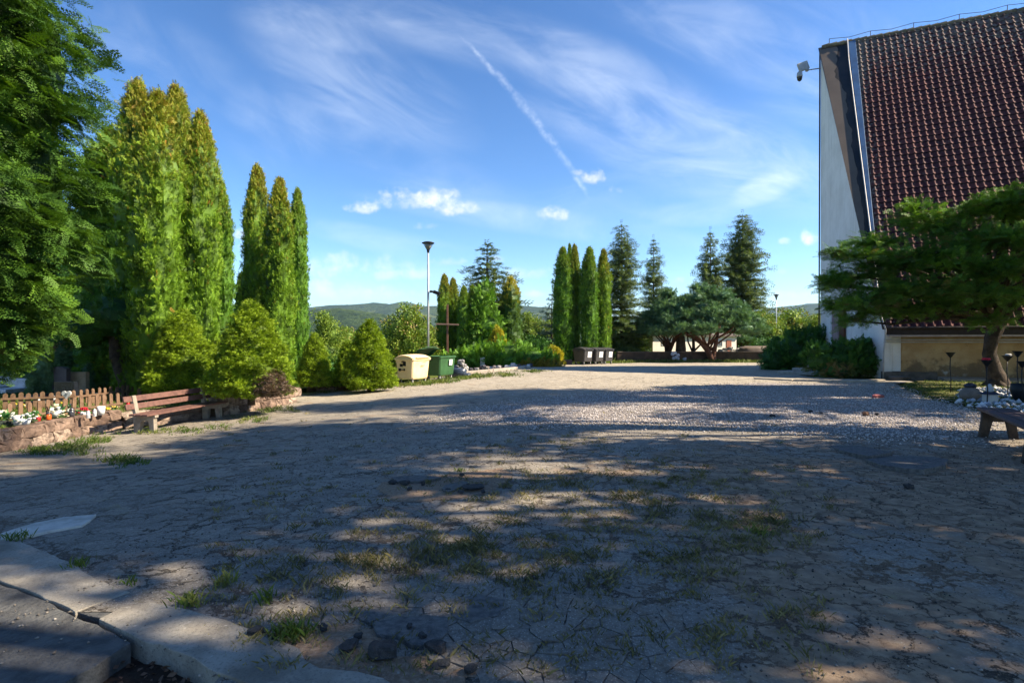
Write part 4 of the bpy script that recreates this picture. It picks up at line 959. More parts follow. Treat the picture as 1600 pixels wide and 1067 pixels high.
for (px, py, d, hw, hh) in PADS:
    x = (px-CX)/F*d-jx; z = H(py, d); a = hw/F*d*.84; h = hh/F*d*.7; y = d-jy
    n = int(190*a*a*1.5+80); rr = np.sqrt(rng.uniform(0, 1, n)); th = rng.uniform(0, 6.283, n)
    dx_, dy_ = rr*np.cos(th), rr*np.sin(th); zz_ = h*(.62*np.sqrt(np.clip(1-rr**2, 0, 1))*rng.uniform(-.8, 1, n)-.3*rr)
    lay = .12*np.sin(th*5+px)*rr
    pos = np.stack([x+dx_*a*(1+lay), y+dy_*a*.85*(1+lay), z+zz_], 1)
    pos, _, tone = clump(pos, np.tile((0, 0, 1.), (n, 1)), 6, .10, .10); n = len(pos); dx_ = np.repeat(dx_[:n//6], 6); dy_ = np.repeat(dy_[:n//6], 6); zz_ = np.repeat(zz_[:n//6], 6)
    dr = np.stack([dx_*.9-.35, dy_*.9-.1, .22+rng.normal(0, .22, n)], 1)+rng.normal(0, .22, (n, 3))
    tp = (rng.uniform(0, 1, n) < .05)*.7+(np.clip(-zz_/h-.35, 0, 1) if py > 430 else 0)
    c.put(T_J, pos, dr, rng.uniform(.20, .40, n), np.tile((0, 0, 1.), (n, 1)), .55, np.clip(tp, 0, 1), tone)
    th2 = np.linspace(0, math.pi, 6); ph = np.linspace(0, 2*math.pi, 10); TH, PH = np.meshgrid(th2, ph, indexing='ij')
    Pn = np.array((x, y, z-h*.15))+np.stack([np.sin(TH)*np.cos(PH)*a*.60, np.sin(TH)*np.sin(PH)*a*.5, np.cos(TH)*h*.30], -1)
    c.hull(np.stack([Pn[:-1, :-1], Pn[:-1, 1:], Pn[1:, 1:], Pn[1:, :-1]], 2).reshape(-1, 4, 3), -.35)
    mb.tube([(-.05, 0, 2.3), (x*.35, y*.35, 2.6+(z-2.6)*.55), (x*.75, y*.75, z-.18), (x, y, z-.08)], [.14, .085, .045, .015], 6)
c.build('crown', MT['juniper'], jun)
mb.tube([(.22, 0, -.4), (.14, 0, .1), (-.06, 0, .6), (-.20, .05, 1.2), (-.16, 0, 1.75), (.04, 0, 2.2), (.3, .1, 3.2)], [.42, .32, .25, .22, .23, .25, .14], 14)
for k in range(5): mb.tube([(-.05, 0, 2.0), (-.5+.3*k, .1*k-.2, 2.9), (-1.6+.8*k, .3*k-.6, 3.9)], [.22, .13, .06], 8)
for k in range(6): mb.tube([(.02, 0, .25), (.25*math.cos(k*1.1+.3), .25*math.sin(k*1.1+.3), 0), (.75*math.cos(k*1.1+.3), .75*math.sin(k*1.1+.3), -.3)], [.22, .16, .07], 7)
mb.build('trunk', MT['bark'], jun, smooth=True)
setup(jun, loc=Vector((jx, jy, -.0)), label='old spreading juniper tree with layered branches in front of the church roof', cat='tree')

# ---- dark bushes at the church steps
bA = limb_tree('evergreen_bush', [(0,0,1.0,1.3,1.2,1.25),(1.3,.2,1.1,1.2,1.1,1.3),(-1.1,0,.6,.85,.9,.8),(2.2,.4,.9,1.0,1.0,1.1),(.6,-.3,1.5,1.0,.9,.95)], 50, T_FS, .30, MT['bush'], .1, limbs=False)
setup(bA, 1240, 33, label='big dark green bush left of the church steps', cat='bush')
def tipb(p): return np.clip((np.sin(p[:, 0]*2.1)*np.sin(p[:, 1]*3+1)+np.sin(p[:, 2]*5))*.45*(p[:, 2] < .95), 0, .8)
bB = limb_tree('juniper_bush', [(0,0,.7,1.1,.9,.75),(1.0,.1,.8,1.0,.9,.85),(-.9,.1,.8,.7,.8,.65),(1.9,.2,1.0,.65,.7,.75),(.3,0,1.35,.9,.7,.4),(-1.0,-.1,1.25,.55,.5,.28),(1.5,.2,1.6,.5,.5,.28),(-.5,-.5,.35,.7,.5,.4),(1.6,-.3,.4,.6,.5,.45)], 60, T_FS, .26, MT['bush'], .08, limbs=False, tipf=tipb)
setup(bB, 1313, 26.3, label='sprawling juniper bush with brown patches right of the church steps', cat='bush')

# ---- middle distance
setup(make_spruce('spruce', 9.5, 2.0, MT['spruce'], 4, .08, 3, .25, .8, .75), 761, 47, label='tall dark spruce in the middle behind the cross', cat='tree', sc=(1.75, 1.75, hof(377, 47)/9.6))
setup(limb_tree('green_conifer', [(0,0,1.2,1.7,1.5,1.4),(.1,0,3.0,1.45,1.3,1.5),(-.2,0,4.4,1.1,1.0,1.2),(0,0,5.4,.7,.7,.9)], 46, T_FS, .36, MT['thuja_green'], .15, limbs=False, hull=.66), 757, 43.5, label='bushy green conifer in front of the tall middle spruce', cat='tree', sc=(.95, .95, 1.03))
jm = limb_tree('juniper_mound', [(-2.6,0,.3,1.5,1.2,.6),(-1,0,.6,1.8,1.3,.85),(.8,.3,.75,1.8,1.3,1.0),(2.2,0,.5,1.6,1.2,.75),(3.3,0,.2,1.1,1.0,.5),(0,-.6,.4,2.2,.9,.6)], 40, T_FS, .40, MT['thuja_green'], .1, limbs=False, upw=.7, tipf=lambda p: np.clip((p[:, 0] > 1.6)*(p[:, 2] < .45)*(p[:, 1] < .2)*.9, 0, 1))
setup(jm, 776, 38.5, label='low spreading bright green juniper mound with brown edge behind the memorial stones', cat='bush')
setup(make_spruce('spruce', 14, 3.6, MT['spruce'], 11, .06, 2, .3, .95, .75, gap=.06), 971, 58, label='broad tall spruce just right of the thujas behind the black bins', cat='tree', sc=(.95, .95, hof(345, 58, 971)/14.2))
setup(make_spruce('spruce', 13, 3.0, MT['spruce'], 12, .10, 2, .2, .95, .9, gap=.15), 1021, 74, label='thin airy spruce between the broad spruce and the umbrella pine', cat='tree', sc=(1, 1, hof(370, 74, 1021)/13.1))
setup(make_spruce('spruce', 14, 3.4, MT['spruce'], 13, .10, 2, .25, 1.0, .82, gap=.10), 1110, 76, label='medium spruce left of the tallest spruce behind the umbrella pine', cat='tree', sc=(1.1, 1.1, hof(356, 76, 1110)/14.2))
setup(make_spruce('spruce', 16, 4.4, MT['spruce'], 17, .14, 2, .35, 1.15, .75, gap=.10), 1160, 78, label='tallest spruce standing behind the right side of the umbrella pine', cat='tree', sc=(1.2, 1.2, hof(330, 78, 1158)/16.2))
setup(make_spruce('blue_spruce', 5.6, 2.1, MT['bluespruce'], 19, .05, 2, .1, .6, .9), 862, 54, label='bluish spruce at the left of the thujas behind the black bins', cat='tree', sc=(1, 1, hof(455, 54)/5.7))
# umbrella pine
up = empty('umbrella_pine', (0, 0, 0)); c = Crown(); r = random.Random(8); E = []
for k in range(84):
    a = r.uniform(0, 6.283); q = math.sqrt(r.random()); x = math.cos(a)*q*4.6; y = math.sin(a)*q*3.6
    z = 3.6+4.2*(1-(q*1.02)**2)*r.uniform(.35, 1.0)-.5*q; E.append((x, y, z, r.uniform(.6, 1.15), r.uniform(.6, 1.0), r.uniform(.35, .6)))
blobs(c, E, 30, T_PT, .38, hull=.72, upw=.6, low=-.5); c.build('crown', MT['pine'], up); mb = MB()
for k in range(13):
    a = 2*math.pi*k/13+.2; q = r.uniform(.5, 1); x = math.cos(a)*3.8*q; y = math.sin(a)*3*q
    mb.tube([(0, 0, .9+.07*k), (x*.33+r.uniform(-.2, .2), y*.3, 1.9+.05*k), (x*.7, y*.7, 2.9+r.uniform(-.2, .3)), (x, y, 4.2)], [.13, .09, .06, .03], 7)
mb.tube([(.55, 0, -.4), (.35, 0, .3), (-.1, 0, 1.2), (-.9, 0, 2.2), (-1.9, .2, 3.2)], [.42, .30, .25, .17, .08], 10)
mb.tube([(.5, 0, -.4), (.5, 0, .6), (.75, 0, 1.8), (1.1, .1, 3.4)], [.35, .24, .18, .08], 10)
mb.build('trunk', MT['redbark'], up, smooth=True)
setup(up, 1106, 55, label='wide umbrella shaped pine with red forked trunks in front of the low white house', cat='tree', sc=(1.03, 1, .98))
up2 = copy_tree(up); setup(up2, 1046, 57, label='darker spreading pine overlapping the left side of the umbrella pine', cat='tree', rz=2.0, sc=(.78, .8, .92)); up2.name = 'umbrella_pine.001'
up3 = copy_tree(up); setup(up3, 1150, 74, label='pale green low pine crown at the right of the umbrella pine', cat='tree', rz=4.0, sc=(1.0, 1.0, .95))
# thin dark trunks under the pines
for k, (px, d, lab) in enumerate([(1063, 56, 'thick dark ivy covered trunk under the pines'), (1083, 57, 'thin forked dark trunk right of the ivy covered trunk')]):
    o = empty('bare_tree', P(px, d)); mb = MB(); rr_ = .5 if k == 0 else .16
    mb.tube([(0, 0, -.3), (.05, 0, 1.2), (0, 0, 3.2)], [rr_*1.1, rr_, rr_*.7], 10)
    if k: mb.tube([(0, 0, .9), (.9, 0, 1.8), (1.3, 0, 2.6)], [.11, .08, .05], 7); mb.tube([(0, 0, .8), (-.5, 0, 1.9), (-.6, 0, 3)], [.11, .08, .05], 7)
    mb.build('trunk', MT['bark'], o, smooth=True); tag(o, lab, 'tree')
# deciduous background belt
decA = limb_tree('leafy_tree', [(0,0,2.2,1.7,1.6,1.5),(.9,.2,3.4,1.3,1.2,1.3),(-.8,.1,3.5,1.2,1.2,1.2),(.1,0,4.5,1.1,1.1,1.0),(1.5,0,1.8,1.1,1.1,1.0),(-1.6,0,1.7,1.1,1.1,1.0),(.2,0,1.0,1.8,1.4,.9)], 17, T_L, .5, MT['broad'], .14, hull=.62, jit=.25, tipf=lambda p: (rng.uniform(0, 1, len(p)) < .12)*.8)
decB = limb_tree('leafy_tree', [(0,0,1.6,2.2,1.6,1.5),(1.6,.2,2.4,1.5,1.3,1.3),(-1.7,.1,2.2,1.5,1.3,1.2),(.3,0,3.1,1.5,1.3,1.1),(2.6,0,1.3,1.4,1.1,1.2),(-2.7,0,1.2,1.4,1.1,1.1)], 14, T_L, .55, MT['bush'], .14, hull=.7, jit=.2)
decC = limb_tree('leafy_tree', [(0,0,2.0,1.5,1.4,1.8),(.3,0,3.9,1.1,1.1,1.5),(-.3,0,5.2,.7,.7,1.1),(.9,0,1.3,1.2,1.1,1.2),(-1,0,1.3,1.2,1.1,1.2)], 17, T_L, .5, MT['broad'], .14, hull=.66, jit=.25)
bgp = [decA, decB, decC]; bf = [1, 1, 1]
def bgt(k, px, d, ytop, sx, label, rz=0.):
    o = bgp[k]
    if bf[k]: bf[k] = 0
    else: o = copy_tree(o)
    hgt = [5.6, 4.3, 6.4][k]; setup(o, px, d, None, label, 'tree', 'leafy trees beyond the plaza', rz, (sx, sx, hof(ytop, d, px)/hgt))
bgt(0, 636, 40, 478, .85, 'yellow green leafy tree behind the green bin and lamp post', .4)
bgt(1, 600, 44, 520, .8, 'dark leafy bush between the bright dwarf spruce and the yellow green tree')
bgt(2, 512, 38, 488, .75, 'thin reddish green tree right of the second thuja group', 1.)
bgt(0, 540, 46, 512, .8, 'grey green tree behind the gap of the dwarf spruces', 2.)
bgt(1, 470, 33, 540, .7, 'dark bush behind the smaller dwarf spruce', 1.)
bgt(0, 665, 52, 508, .9, 'leafy tree just right behind the lamp post', 3.)
bgt(2, 822, 56, 489, .95, 'rounded yellowish tree between the golden thuja and the blue spruce', 2.)
bgt(0, 838, 62, 500, 1., 'second rounded tree left of the blue spruce', 5.)
bgt(1, 828, 50, 522, .9, 'dark bush between juniper mound and golden dwarf conifer', 2.)
bgt(1, 985, 63, 500, 1.1, 'dark leafy mass beside the broad spruce', 1.)
bgt(0, 988, 61, 512, .8, 'pale leafy bush left of the white house', 4.)
bgt(0, 1190, 72, 488, 1.2, 'yellowish tree right of the umbrella pine', 2.)
bgt(2, 1210, 80, 492, 1.7, 'leafy tree behind the distant lamp post', 1.)
bgt(0, 1243, 84, 484, 1.9, 'tallest yellow green tree right of the distant lamp post', 3.)
bgt(0, 1275, 78, 494, 1.5, 'yellow green tree next to the church corner', 5.)
bgt(1, 1212, 58, 525, .8, 'dark leafy mass left of the big evergreen bush', 3.)
bgt(1, 1140, 78, 505, 1.4, 'dark tree behind the end of the white house', 2.)
bgt(2, 860, 70, 500, 1.4, 'faint tree behind the blue spruce', 2.)
bgt(1, 745, 58, 500, 1.4, 'dark leafy mass behind the middle conifers', 0.)
bgt(1, 555, 60, 517, 1.6, 'far leafy clump seen over the dwarf spruces', 0.)
# cemetery side
gl = 'trees closing the cemetery on the far left'
for k, (kk, px, d, yt_, sx, lab, rz) in enumerate([(1, -40, 26, 380, 1.5, 'dark leafy tree at the far left beyond the graves', 0), (1, 60, 30, 400, 1.7, 'dark leafy tree behind the small blue green thujas', 1), (1, 150, 27, 430, 1.3, 'dark leafy tree behind the gravestones', 2),
      (1, 232, 24, 470, 1.0, 'dark leafy tree under the big left thujas', 3), (0, 195, 33, 500, 1.1, 'bright leafy tree seen beside the leaning trunk', 1), (1, 330, 27, 500, 1.1, 'dark leafy mass between the two left thuja groups', 4), (1, 420, 31, 520, 1.2, 'dark leafy mass under the second thuja group', 5), (1, 110, 40, 330, 2.2, 'far dark tree behind the big cypress', 1), (0, 15, 34, 470, 1.2, 'half lit leafy tree behind the cypress branches', 3)]):
    o = copy_tree(bgp[kk]); hgt = [5.6, 4.3, 6.4][kk]; setup(o, px, d, None, lab, 'tree', gl, rz*1., (sx, sx, hof(yt_, d, px)/hgt))
bgth = make_thuja('small_thuja', 3, .42, 2600, MT['bluegreen'], 41, .13, .0)
gs = 'small blue green thujas behind the picket fence'
for k, (px, d, yt_, wpx, lab, rz) in enumerate([(72, 18.5, 546, 24, 'tall blue green small thuja left of the gravestones', 0), (51, 18.2, 580, 18, 'short blue green thuja leftmost behind the fence', 1), (138, 19.5, 566, 18, 'small thuja right of the beige gravestone', 2), (128, 21, 552, 16, 'greener small thuja behind the beige gravestone', 3), (172, 20, 568, 26, 'dark small thuja left of the leaning trunk', 4)]):
    o = bgth if k == 0 else copy_tree(bgth); r_ = wpx/2/F*d/.42; setup(o, loc=P(px, d, -.15), label=lab, cat='small thuja', group=gs, rz=rz, sc=(r_, r_, (H(yt_, d)+.15)/3.05))
bth = make_thuja('browned_thuja', 3, .45, 2600, MT['bluegreen'], 42, .14, 1.6); setup(bth, loc=P(97, 21, -.15), label='browned rusty small thuja behind the grey gravestone', cat='small thuja', sc=(1., 1., (H(528, 21)+.15)/3.05))
lt = limb_tree('leaning_tree', [(0,0,2.6,1.5,1.3,.8),(-1.2,0,2.2,1.1,1.0,.7),(1.0,.2,3.2,1.2,1.1,.8)], 24, T_F, .32, MT['bush'], .2, limbs=False)
for q in [q for q in bpy.data.objects if q.parent == lt and q.name.startswith('trunk')]: bpy.data.objects.remove(q)
trunk(lt, [(.35, 0, -.3), (.15, 0, .5), (-.15, 0, 1.3), (-.3, 0, 2.6)], [.30, .24, .22, .14], MT['bark'])
setup(lt, loc=P(190, 18.6, -.15), label='dark leaning trunk with low branches behind the picket fence', cat='tree')

# ---- shade trees outside the frame to the right: they throw the dappled shade on the plaza
def shade_tree(seed, Hh, Rr, nb, sc=.55, dens=4.6):
    r = random.Random(seed); E = []
    for k in range(nb):
        q = r.uniform(0, 1); z = Hh*(.16+.80*q); rr = Rr*math.sin(min(1, (1-q)*1.25+.12)*math.pi*.5)*math.sqrt(r.random()); a = r.uniform(0, 6.283); s = r.uniform(.7, 1.35)
        E.append((math.cos(a)*rr, math.sin(a)*rr, z, s, s, s*.75))
    return limb_tree('roadside_tree', E, dens, T_L, sc*1.3, MT['shade_tree'], .3, hull=.5, jit=.3)
shA = shade_tree(1, 22, 3.9, 34); shB = shade_tree(2, 22, 3.9, 18)
SH = [(0, 13.5, 5.0, 1.0, 1.12), (1, 15.5, 9.4, 1.02, .86), (1, 19.3, 13.8, 1.0, 1.0), (0, 13.0, .6, 1.0, 1.1), (0, 24, 15.2, .85, 1.05), (1, 28, 13.5, .95, 1.2), (0, 22, 6.0, 1., 1.2), (0, 20, 2, 1., 1.2)]
for k, (kk, x, y, s, h) in enumerate(SH):
    o = (shA, shB)[kk] if k < 2 else copy_tree((shA, shB)[kk])
    setup(o, loc=Vector((x, y, 0)), label='tall leafy tree on the sunny side shading the plaza', cat='tree', group='tall trees on the sunny side of the plaza', rz=k*1.3, sc=(s, s, h))
# ---------------------------------------------------------------- things
def col(name, c, rough=.6, **kw): return plain(name, c, rough, **kw)
MT['wood'] = col('red_brown_planks', (.165, .085, .068), .6, scale=9, c2=(.105, .055, .045), bs=.5)
MT['darkplank'] = col('dark_planks', (.085, .055, .055), .6, scale=9, c2=(.05, .035, .035), bs=.5)
MT['fencewood'] = col('fence_wood', (.20, .125, .078), .8, scale=9, c2=(.12, .07, .042))
MT['benchconc'] = col('bench_concrete', (.31, .27, .215), .9, scale=7, c2=(.20, .17, .135), bs=.6)
MT['stonewall'] = None
m, t = mat('rubble_stone'); co = t.n('ShaderNodeTexCoord').outputs['Object']; a_ = t.n('ShaderNodeAttribute', attribute_name='var').outputs['Fac']
c_ = t.ramp(a_, (0, (.13, .085, .065)), (.5, (.27, .19, .145)), (1, (.42, .33, .26))); c_ = t.mix(t.m('MULTIPLY', t.ss(t.noise(co, 7, 6, .7), .42, .62), .75), c_, (.07, .05, .042))
finish(t, c_, .95, t.noise(co, 18, 5, .7), .8, .02, .1); MT['stonewall'] = m
MT['mortar'] = col('wall_mortar', (.16, .12, .09), .95, scale=9, bs=.8)
# cemetery bed behind the stone walls
BEDP = [(-10.05, 8), (-10.0, 13.6), (-9.75, 14.6), (-8.75, 16.2), (-7.65, 19.0), (-9.6, 20.3), (-13, 21.2), (-24, 24), (-26, 8)]
def bed_z(x, y): return -.12+.02*np.sin(x*2.3)*np.sin(y*1.9)-.02*np.clip(-14-x, 0, 20)
sheet('cemetery_bed', BEDP, .2, bed_z, MT['soil'])
sheet('cemetery_bed', [(-8.2, 23.7), (-6.9, 25.1), (-5.8, 27), (-4.2, 29.5), (-8, 33), (-14, 30), (-14, 25.6)], .25, lambda x, y: tz(x, y)+.18, MT['soil'])
def stone_wall(path, h, th, label, ztop=None, seed=0, big=.42):
    o = empty('stone_wall', (path[0][0], path[0][1], 0)); tag(o, label, 'stone wall')
    r = random.Random(seed); V = []; F_ = []; var = []; mc = MB(); off = Vector((path[0][0], path[0][1], 0))
    for (a, b) in zip(path[:-1], path[1:]):
        a = Vector(a+(0,)); b = Vector(b+(0,)); L = (b-a).length; d = (b-a)/L; ang = math.atan2(d.y, d.x)
        zb = float(tz(*(a.lerp(b, .5)).xy)); zt = ztop if ztop is not None else zb+h
        mc.box(a.lerp(b, .5)-off+Vector((0, 0, (zb+zt)/2-.06)), (L+.02, th*.72, zt-zb-.04), rz=ang)
        nrow = 1 if zt-zb < .3 else 2
        for row in range(nrow):
            s = -.05
            hh = (zt-zb+.06)/nrow
            while s < L:
                l = big*r.uniform(.55, 1.35); c_ = a+d*(s+l/2)-off; zc = zb-.05+hh*(row+.5)+r.uniform(-.02, .03)
                tmp = MB().rock((0, 0, 0), (l*1.06, th*r.uniform(.95, 1.15), hh*r.uniform(1.0, 1.16)), seed=r.randint(0, 9999), n=10, m=6, jag=.12, pw=.38)
                ca, sa = math.cos(ang), math.sin(ang)
                base = len(V); V += [(c_.x+x*ca-y*sa, c_.y+x*sa+y*ca, zc+z) for x, y, z in tmp.v]; F_ += [tuple(base+i for i in f) for f in tmp.f]; var += [r.random()]*len(tmp.v); s += l*.98
    me = bpy.data.meshes.new('stones'); me.from_pydata(V, [], F_); at = me.attributes.new('var', 'FLOAT', 'POINT'); at.data.foreach_set('value', np.array(var, dtype=np.float32)); me.update()
    link('stones', me, MT['stonewall'], o); mc.build('mortar', MT['mortar'], o); return o
stone_wall([(-10.1, 8.6), (-10.0, 11.2), (-9.95, 13.4), (-9.8, 13.9)], .45, .34, 'front stone wall of the flower beds at the left picture edge', -.07, 1)
stone_wall([(-9.75, 14.3), (-9.25, 15.2), (-8.7, 16.1)], .3, .3, 'low stone edging behind the left bench', -.16, 2, .5)
stone_wall([(-8.45, 16.1), (-8.0, 17.3), (-7.5, 19.3), (-9.3, 20.35)], .45, .36, 'stone wall with mortar joints right of the left bench', .06, 3, .36)
stone_wall([(-8.5, 23.7), (-7.0, 24.8), (-6.5, 25.2)], .36, .3, 'low dark stone wall below the smaller dwarf spruce', None, 4, .5)
stone_wall([(-6.4, 25.3), (-5.9, 26.3)], .3, .3, 'short stone edging at the foot of the bright dwarf spruce by the bins', None, 5, .3)
# far dark wall beyond the plaza
fw = [P(964, 54.0), P(1100, 55.6), P(1216, 54.5)]
o = empty('low_wall', fw[0]); tag(o, 'long low dark brown wall beyond the plaza under the pines', 'wall'); mb = MB()
for a, b in zip(fw[:-1], fw[1:]):
    mb.beam(a-fw[0]+Vector((0, 0, .42)), b-fw[0]+Vector((0, 0, .42)), .3, .95)
mb.build('wall', col('dark_wall', (.10, .065, .045), .95, scale=2, c2=(.055, .04, .03), bs=.8), o)
mb = MB()
for a, b in zip(fw[:-1], fw[1:]): mb.beam(a-fw[0]+Vector((0, 0, .94)), b-fw[0]+Vector((0, 0, .94)), .4, .09)
mb.build('coping', col('dark_coping', (.13, .10, .08), .9), o, bevel=.02)
o = empty('low_wall', P(845, 46.0)); tag(o, 'low purple brown kerb wall left of the black bins', 'wall')
MB().beam((-1.2, -.1, .14), (2.6, .9, .16), .25, .42).build('wall', col('purple_wall', (.17, .12, .12), .9, scale=3), o, bevel=.03)
# tarp covered heap behind the wall
o = empty('covered_mound', P(1185, 57)); tag(o, 'brown tarpaulin covered mound behind the right end of the low wall', 'covered mound')
MB().rock((0, 0, .75), (4.4, 2.2, 1.5), 5, 14, 8, .06).build('tarpaulin', col('tarpaulin', (.17, .13, .10), .7, scale=2, bs=.6), o, smooth=True)
o = empty('stone_heap', P(1147, 57)); tag(o, 'pale rubble heap left of the tarpaulin covered mound', 'stone heap')
mb = MB()
for k in range(7): mb.rock((.45*k-1.3, .2*(k % 2), 1.0+.12*(k % 3)), (.6, .5, .35), k)
mb.rock((0, 0, .5), (3, 1, 1.0), 9); mb.build('stones', col('pale_stone', (.42, .40, .37), .9, scale=3), o)

# ---- low white house
hs_ = empty('house', P(1020, 62)); hs_.rotation_euler = (0, 0, R(24)); tag(hs_, 'low cream coloured house with brown door behind the umbrella pine', 'house')
Wm = col('cream_render', (.68, .62, .53), .9, scale=1.2, c2=(.58, .53, .46)); W0 = 12.1
MB().box((W0/2, 2.5, 1.3), (W0, 5, 2.6)).build('wall', Wm, hs_)
MB().add([(-.35, -.4, 2.55), (W0+.35, -.4, 2.55), (W0+.35, 5.4, 2.55), (-.35, 5.4, 2.55), (-.35, -.4, 2.75), (W0+.35, -.4, 2.75), (W0+.35, 5.4, 3.25), (-.35, 5.4, 3.25)], [(0,3,2,1),(4,5,6,7),(0,1,5,4),(1,2,6,5),(2,3,7,6),(3,0,4,7)]).build('roof', col('weathered_roof', (.16, .13, .12), .9, scale=4), hs_)
def window(cx, cz, ww, hh, parent=hs_):
    f = MB().box((cx, -.02, cz), (ww, .10, hh)).build('window_frame', col('window_frame_white', (.6, .6, .6)), parent, bevel=.01)
    MB().box((cx-ww*.23, -.045, cz), (ww*.38, .08, hh*.84)).box((cx+ww*.23, -.045, cz), (ww*.38, .08, hh*.84)).build('pane', col('dark_pane', (.04, .05, .06), .15, spec=.6), f)
window(1.8, 1.9, 1.3, .8); window(9.6, 1.75, .6, .75); window(3.9, 1.7, .8, 1.3)
d_ = MB().box((10.9, -.02, 1.15), (.75, .10, 1.95)).build('door', col('red_brown_door', (.26, .09, .05)), hs_, bevel=.01)
MB().box((11.15, -.10, 1.1), (.05, .06, .12)).build('handle', MT['pale_metal'], d_)
# hut further right of the house eave
# ---- waste containers
MT['tyre'] = col('wheel_rubber', (.02, .02, .02), .7)
def container(cm, name='waste_container', lid='closed'):
    o = empty(name, (0, 0, 0)); w0, w1, d0, d1 = 1.16, 1.34, .82, 1.02
    vs = []; lv = [(.24, w0, d0), (.30, w0+.04, d0+.04), (1.08, w1-.03, d1-.03), (1.08, w1+.05, d1+.05), (1.17, w1+.06, d1+.06)]
    for z, a, b in lv:
        ch = .06
        vs += [(-a/2+ch, -b/2, z), (a/2-ch, -b/2, z), (a/2, -b/2+ch, z), (a/2, b/2-ch, z), (a/2-ch, b/2, z), (-a/2+ch, b/2, z), (-a/2, b/2-ch, z), (-a/2, -b/2+ch, z)]
    # inner wall so that the bin is hollow
    for z, a, b in [(1.17, w1-.04, d1-.04), (.32, w0-.03, d0-.03)]:
        ch = .06
        vs += [(-a/2+ch, -b/2, z), (a/2-ch, -b/2, z), (a/2, -b/2+ch, z), (a/2, b/2-ch, z), (a/2-ch, b/2, z), (-a/2+ch, b/2, z), (-a/2, b/2-ch, z), (-a/2, -b/2+ch, z)]
    fs = [tuple(range(8))[::-1]]+[(i*8+k, i*8+(k+1) % 8, (i+1)*8+(k+1) % 8, (i+1)*8+k) for i in range(6) for k in range(8)]+[tuple(range(48, 56))]
    MB().add(vs, fs).build('body', cm, o, bevel=.012)
    # barrel lid, axis along X
    mb = MB(); n = 10; rr = 1.05; vs = []; th = .03
    zc = 1.17-rr*math.sin(math.acos(.53/rr))
    a_s, a_e = (math.acos(.53/rr), math.pi-math.acos(.53/rr))
    for (ri) in (rr, rr-th):
        for k in range(n+1):
            a = a_s+(a_e-a_s)*k/n
            for x in (-.70, -.62, -.2, .2, .62, .70): vs.append((x, ri*math.cos(a), .02+zc+ri*math.sin(a)-(.03 if abs(x) > .65 else 0)+(.02 if abs(x) < .3 else 0)))
    m_ = 6; o1 = (n+1)*m_; fs = []
    for k in range(n):
        for j in range(m_-1):
            q = k*m_+j; fs.append((q, q+1, q+m_+1, q+m_)); fs.append((o1+q, o1+q+m_, o1+q+m_+1, o1+q+1))
        fs.append((k*m_, k*m_+m_, o1+k*m_+m_, o1+k*m_)); fs.append((k*m_+m_-1, o1+k*m_+m_-1, o1+k*m_+2*m_-1, k*m_+2*m_-1))
    for j in range(m_-1): fs.append((j, o1+j, o1+j+1, j+1)); q = n*m_+j; fs.append((q, q+1, o1+q+1, o1+q))
    # end cheeks
    for sx in (-.66, .63):
        pts = [(sx, (rr-.01)*math.cos(a_s+(a_e-a_s)*k/n), .02+zc+(rr-.01)*math.sin(a_s+(a_e-a_s)*k/n)-.02) for k in range(n+1)]
        b = len(vs); vs += pts+[(p[0]+.03, p[1], p[2]) for p in pts]; q = n+1
        fs += [tuple(b+i for i in range(q)), tuple(b+q+i for i in range(q-1, -1, -1))]
    mb.add(vs, fs); l_ = mb.build('lid', cm, o)
    mb = MB().tube([(-.5, -.545, 1.20), (-.5, -.60, 1.21), (.5, -.60, 1.21), (.5, -.545, 1.20)], .018, 6); mb.build('handle', cm, l_)
    if lid == 'open': l_.rotation_euler = (R(-38), 0, 0); l_.location = (0, .22, .28)
    for sx in (-1, 1):
        MB().tube([(sx*.62, 0, 1.02), (sx*.80, 0, 1.02)], .035, 8).build('lifting_pin', MT['darkwood'] if lid != 'none' else cm, o)
    for sx in (-.48, .48):
        for sy in (-.32, .32):
            wv = empty('wheel', (sx, sy, 0)); wv.parent = o
            MB().lathe([(.03, -.03), (.095, -.03), (.10, -.015), (.10, .015), (.095, .03), (.03, .03)], (0, 0, .10), 14, Matrix.Rotation(math.pi/2, 4, 'X')).build('tyre', MT['tyre'], wv)
            MB().box((0, .045, .17), (.05, .012, .16)).box((0, -.045, .17), (.05, .012, .16)).box((0, 0, .245), (.12, .12, .02)).build('fork', MT['pale_metal'], wv)
    return o
cy_ = col('yellow_plastic', (.86, .66, .38), .5, scale=2, c2=(.80, .58, .30)); cg_ = col('green_plastic', (.04, .115, .042), .5, scale=2, c2=(.03, .085, .032)); ck_ = col('black_plastic', (.035, .037, .042), .45, scale=3, c2=(.05, .045, .042))
MT['sticker'] = col('white_sticker', (.75, .75, .75), .5); MT['ink'] = col('dark_ink', (.10, .12, .16), .6); MT['black'] = col('black_paint', (.012, .012, .014), .5)
yb = container(cy_); yb.location = P(645, 26.2); yb.rotation_euler = (0, 0, R(63)); tag(yb, 'yellow wheeled waste container with closed lid beside the green one', 'waste container', 'wheeled waste containers')
MB().box((-.648, -.02, .93), (.012, .16, .2), M=Matrix.Rotation(R(-5), 4, 'Y')).box((-.642, .16, .86), (.012, .17, .13)).build('black_marking', MT['black'], yb)
mk = MB().beam((-.68, -.02, .66), (-.68, .24, .66), .02, .03).box((-.66, .24, .66), (.06, .1, .12)).box((-.66, -.02, .66), (.06, .05, .09)).build('latch', MT['black'], yb, bevel=.01)
MB().box((.08, -.525, .86), (.28, .006, .022)).box((.08, -.522, .82), (.24, .006, .016)).box((.2, -.54, 1.02), (.3, .006, .02)).build('print', MT['ink'], yb)
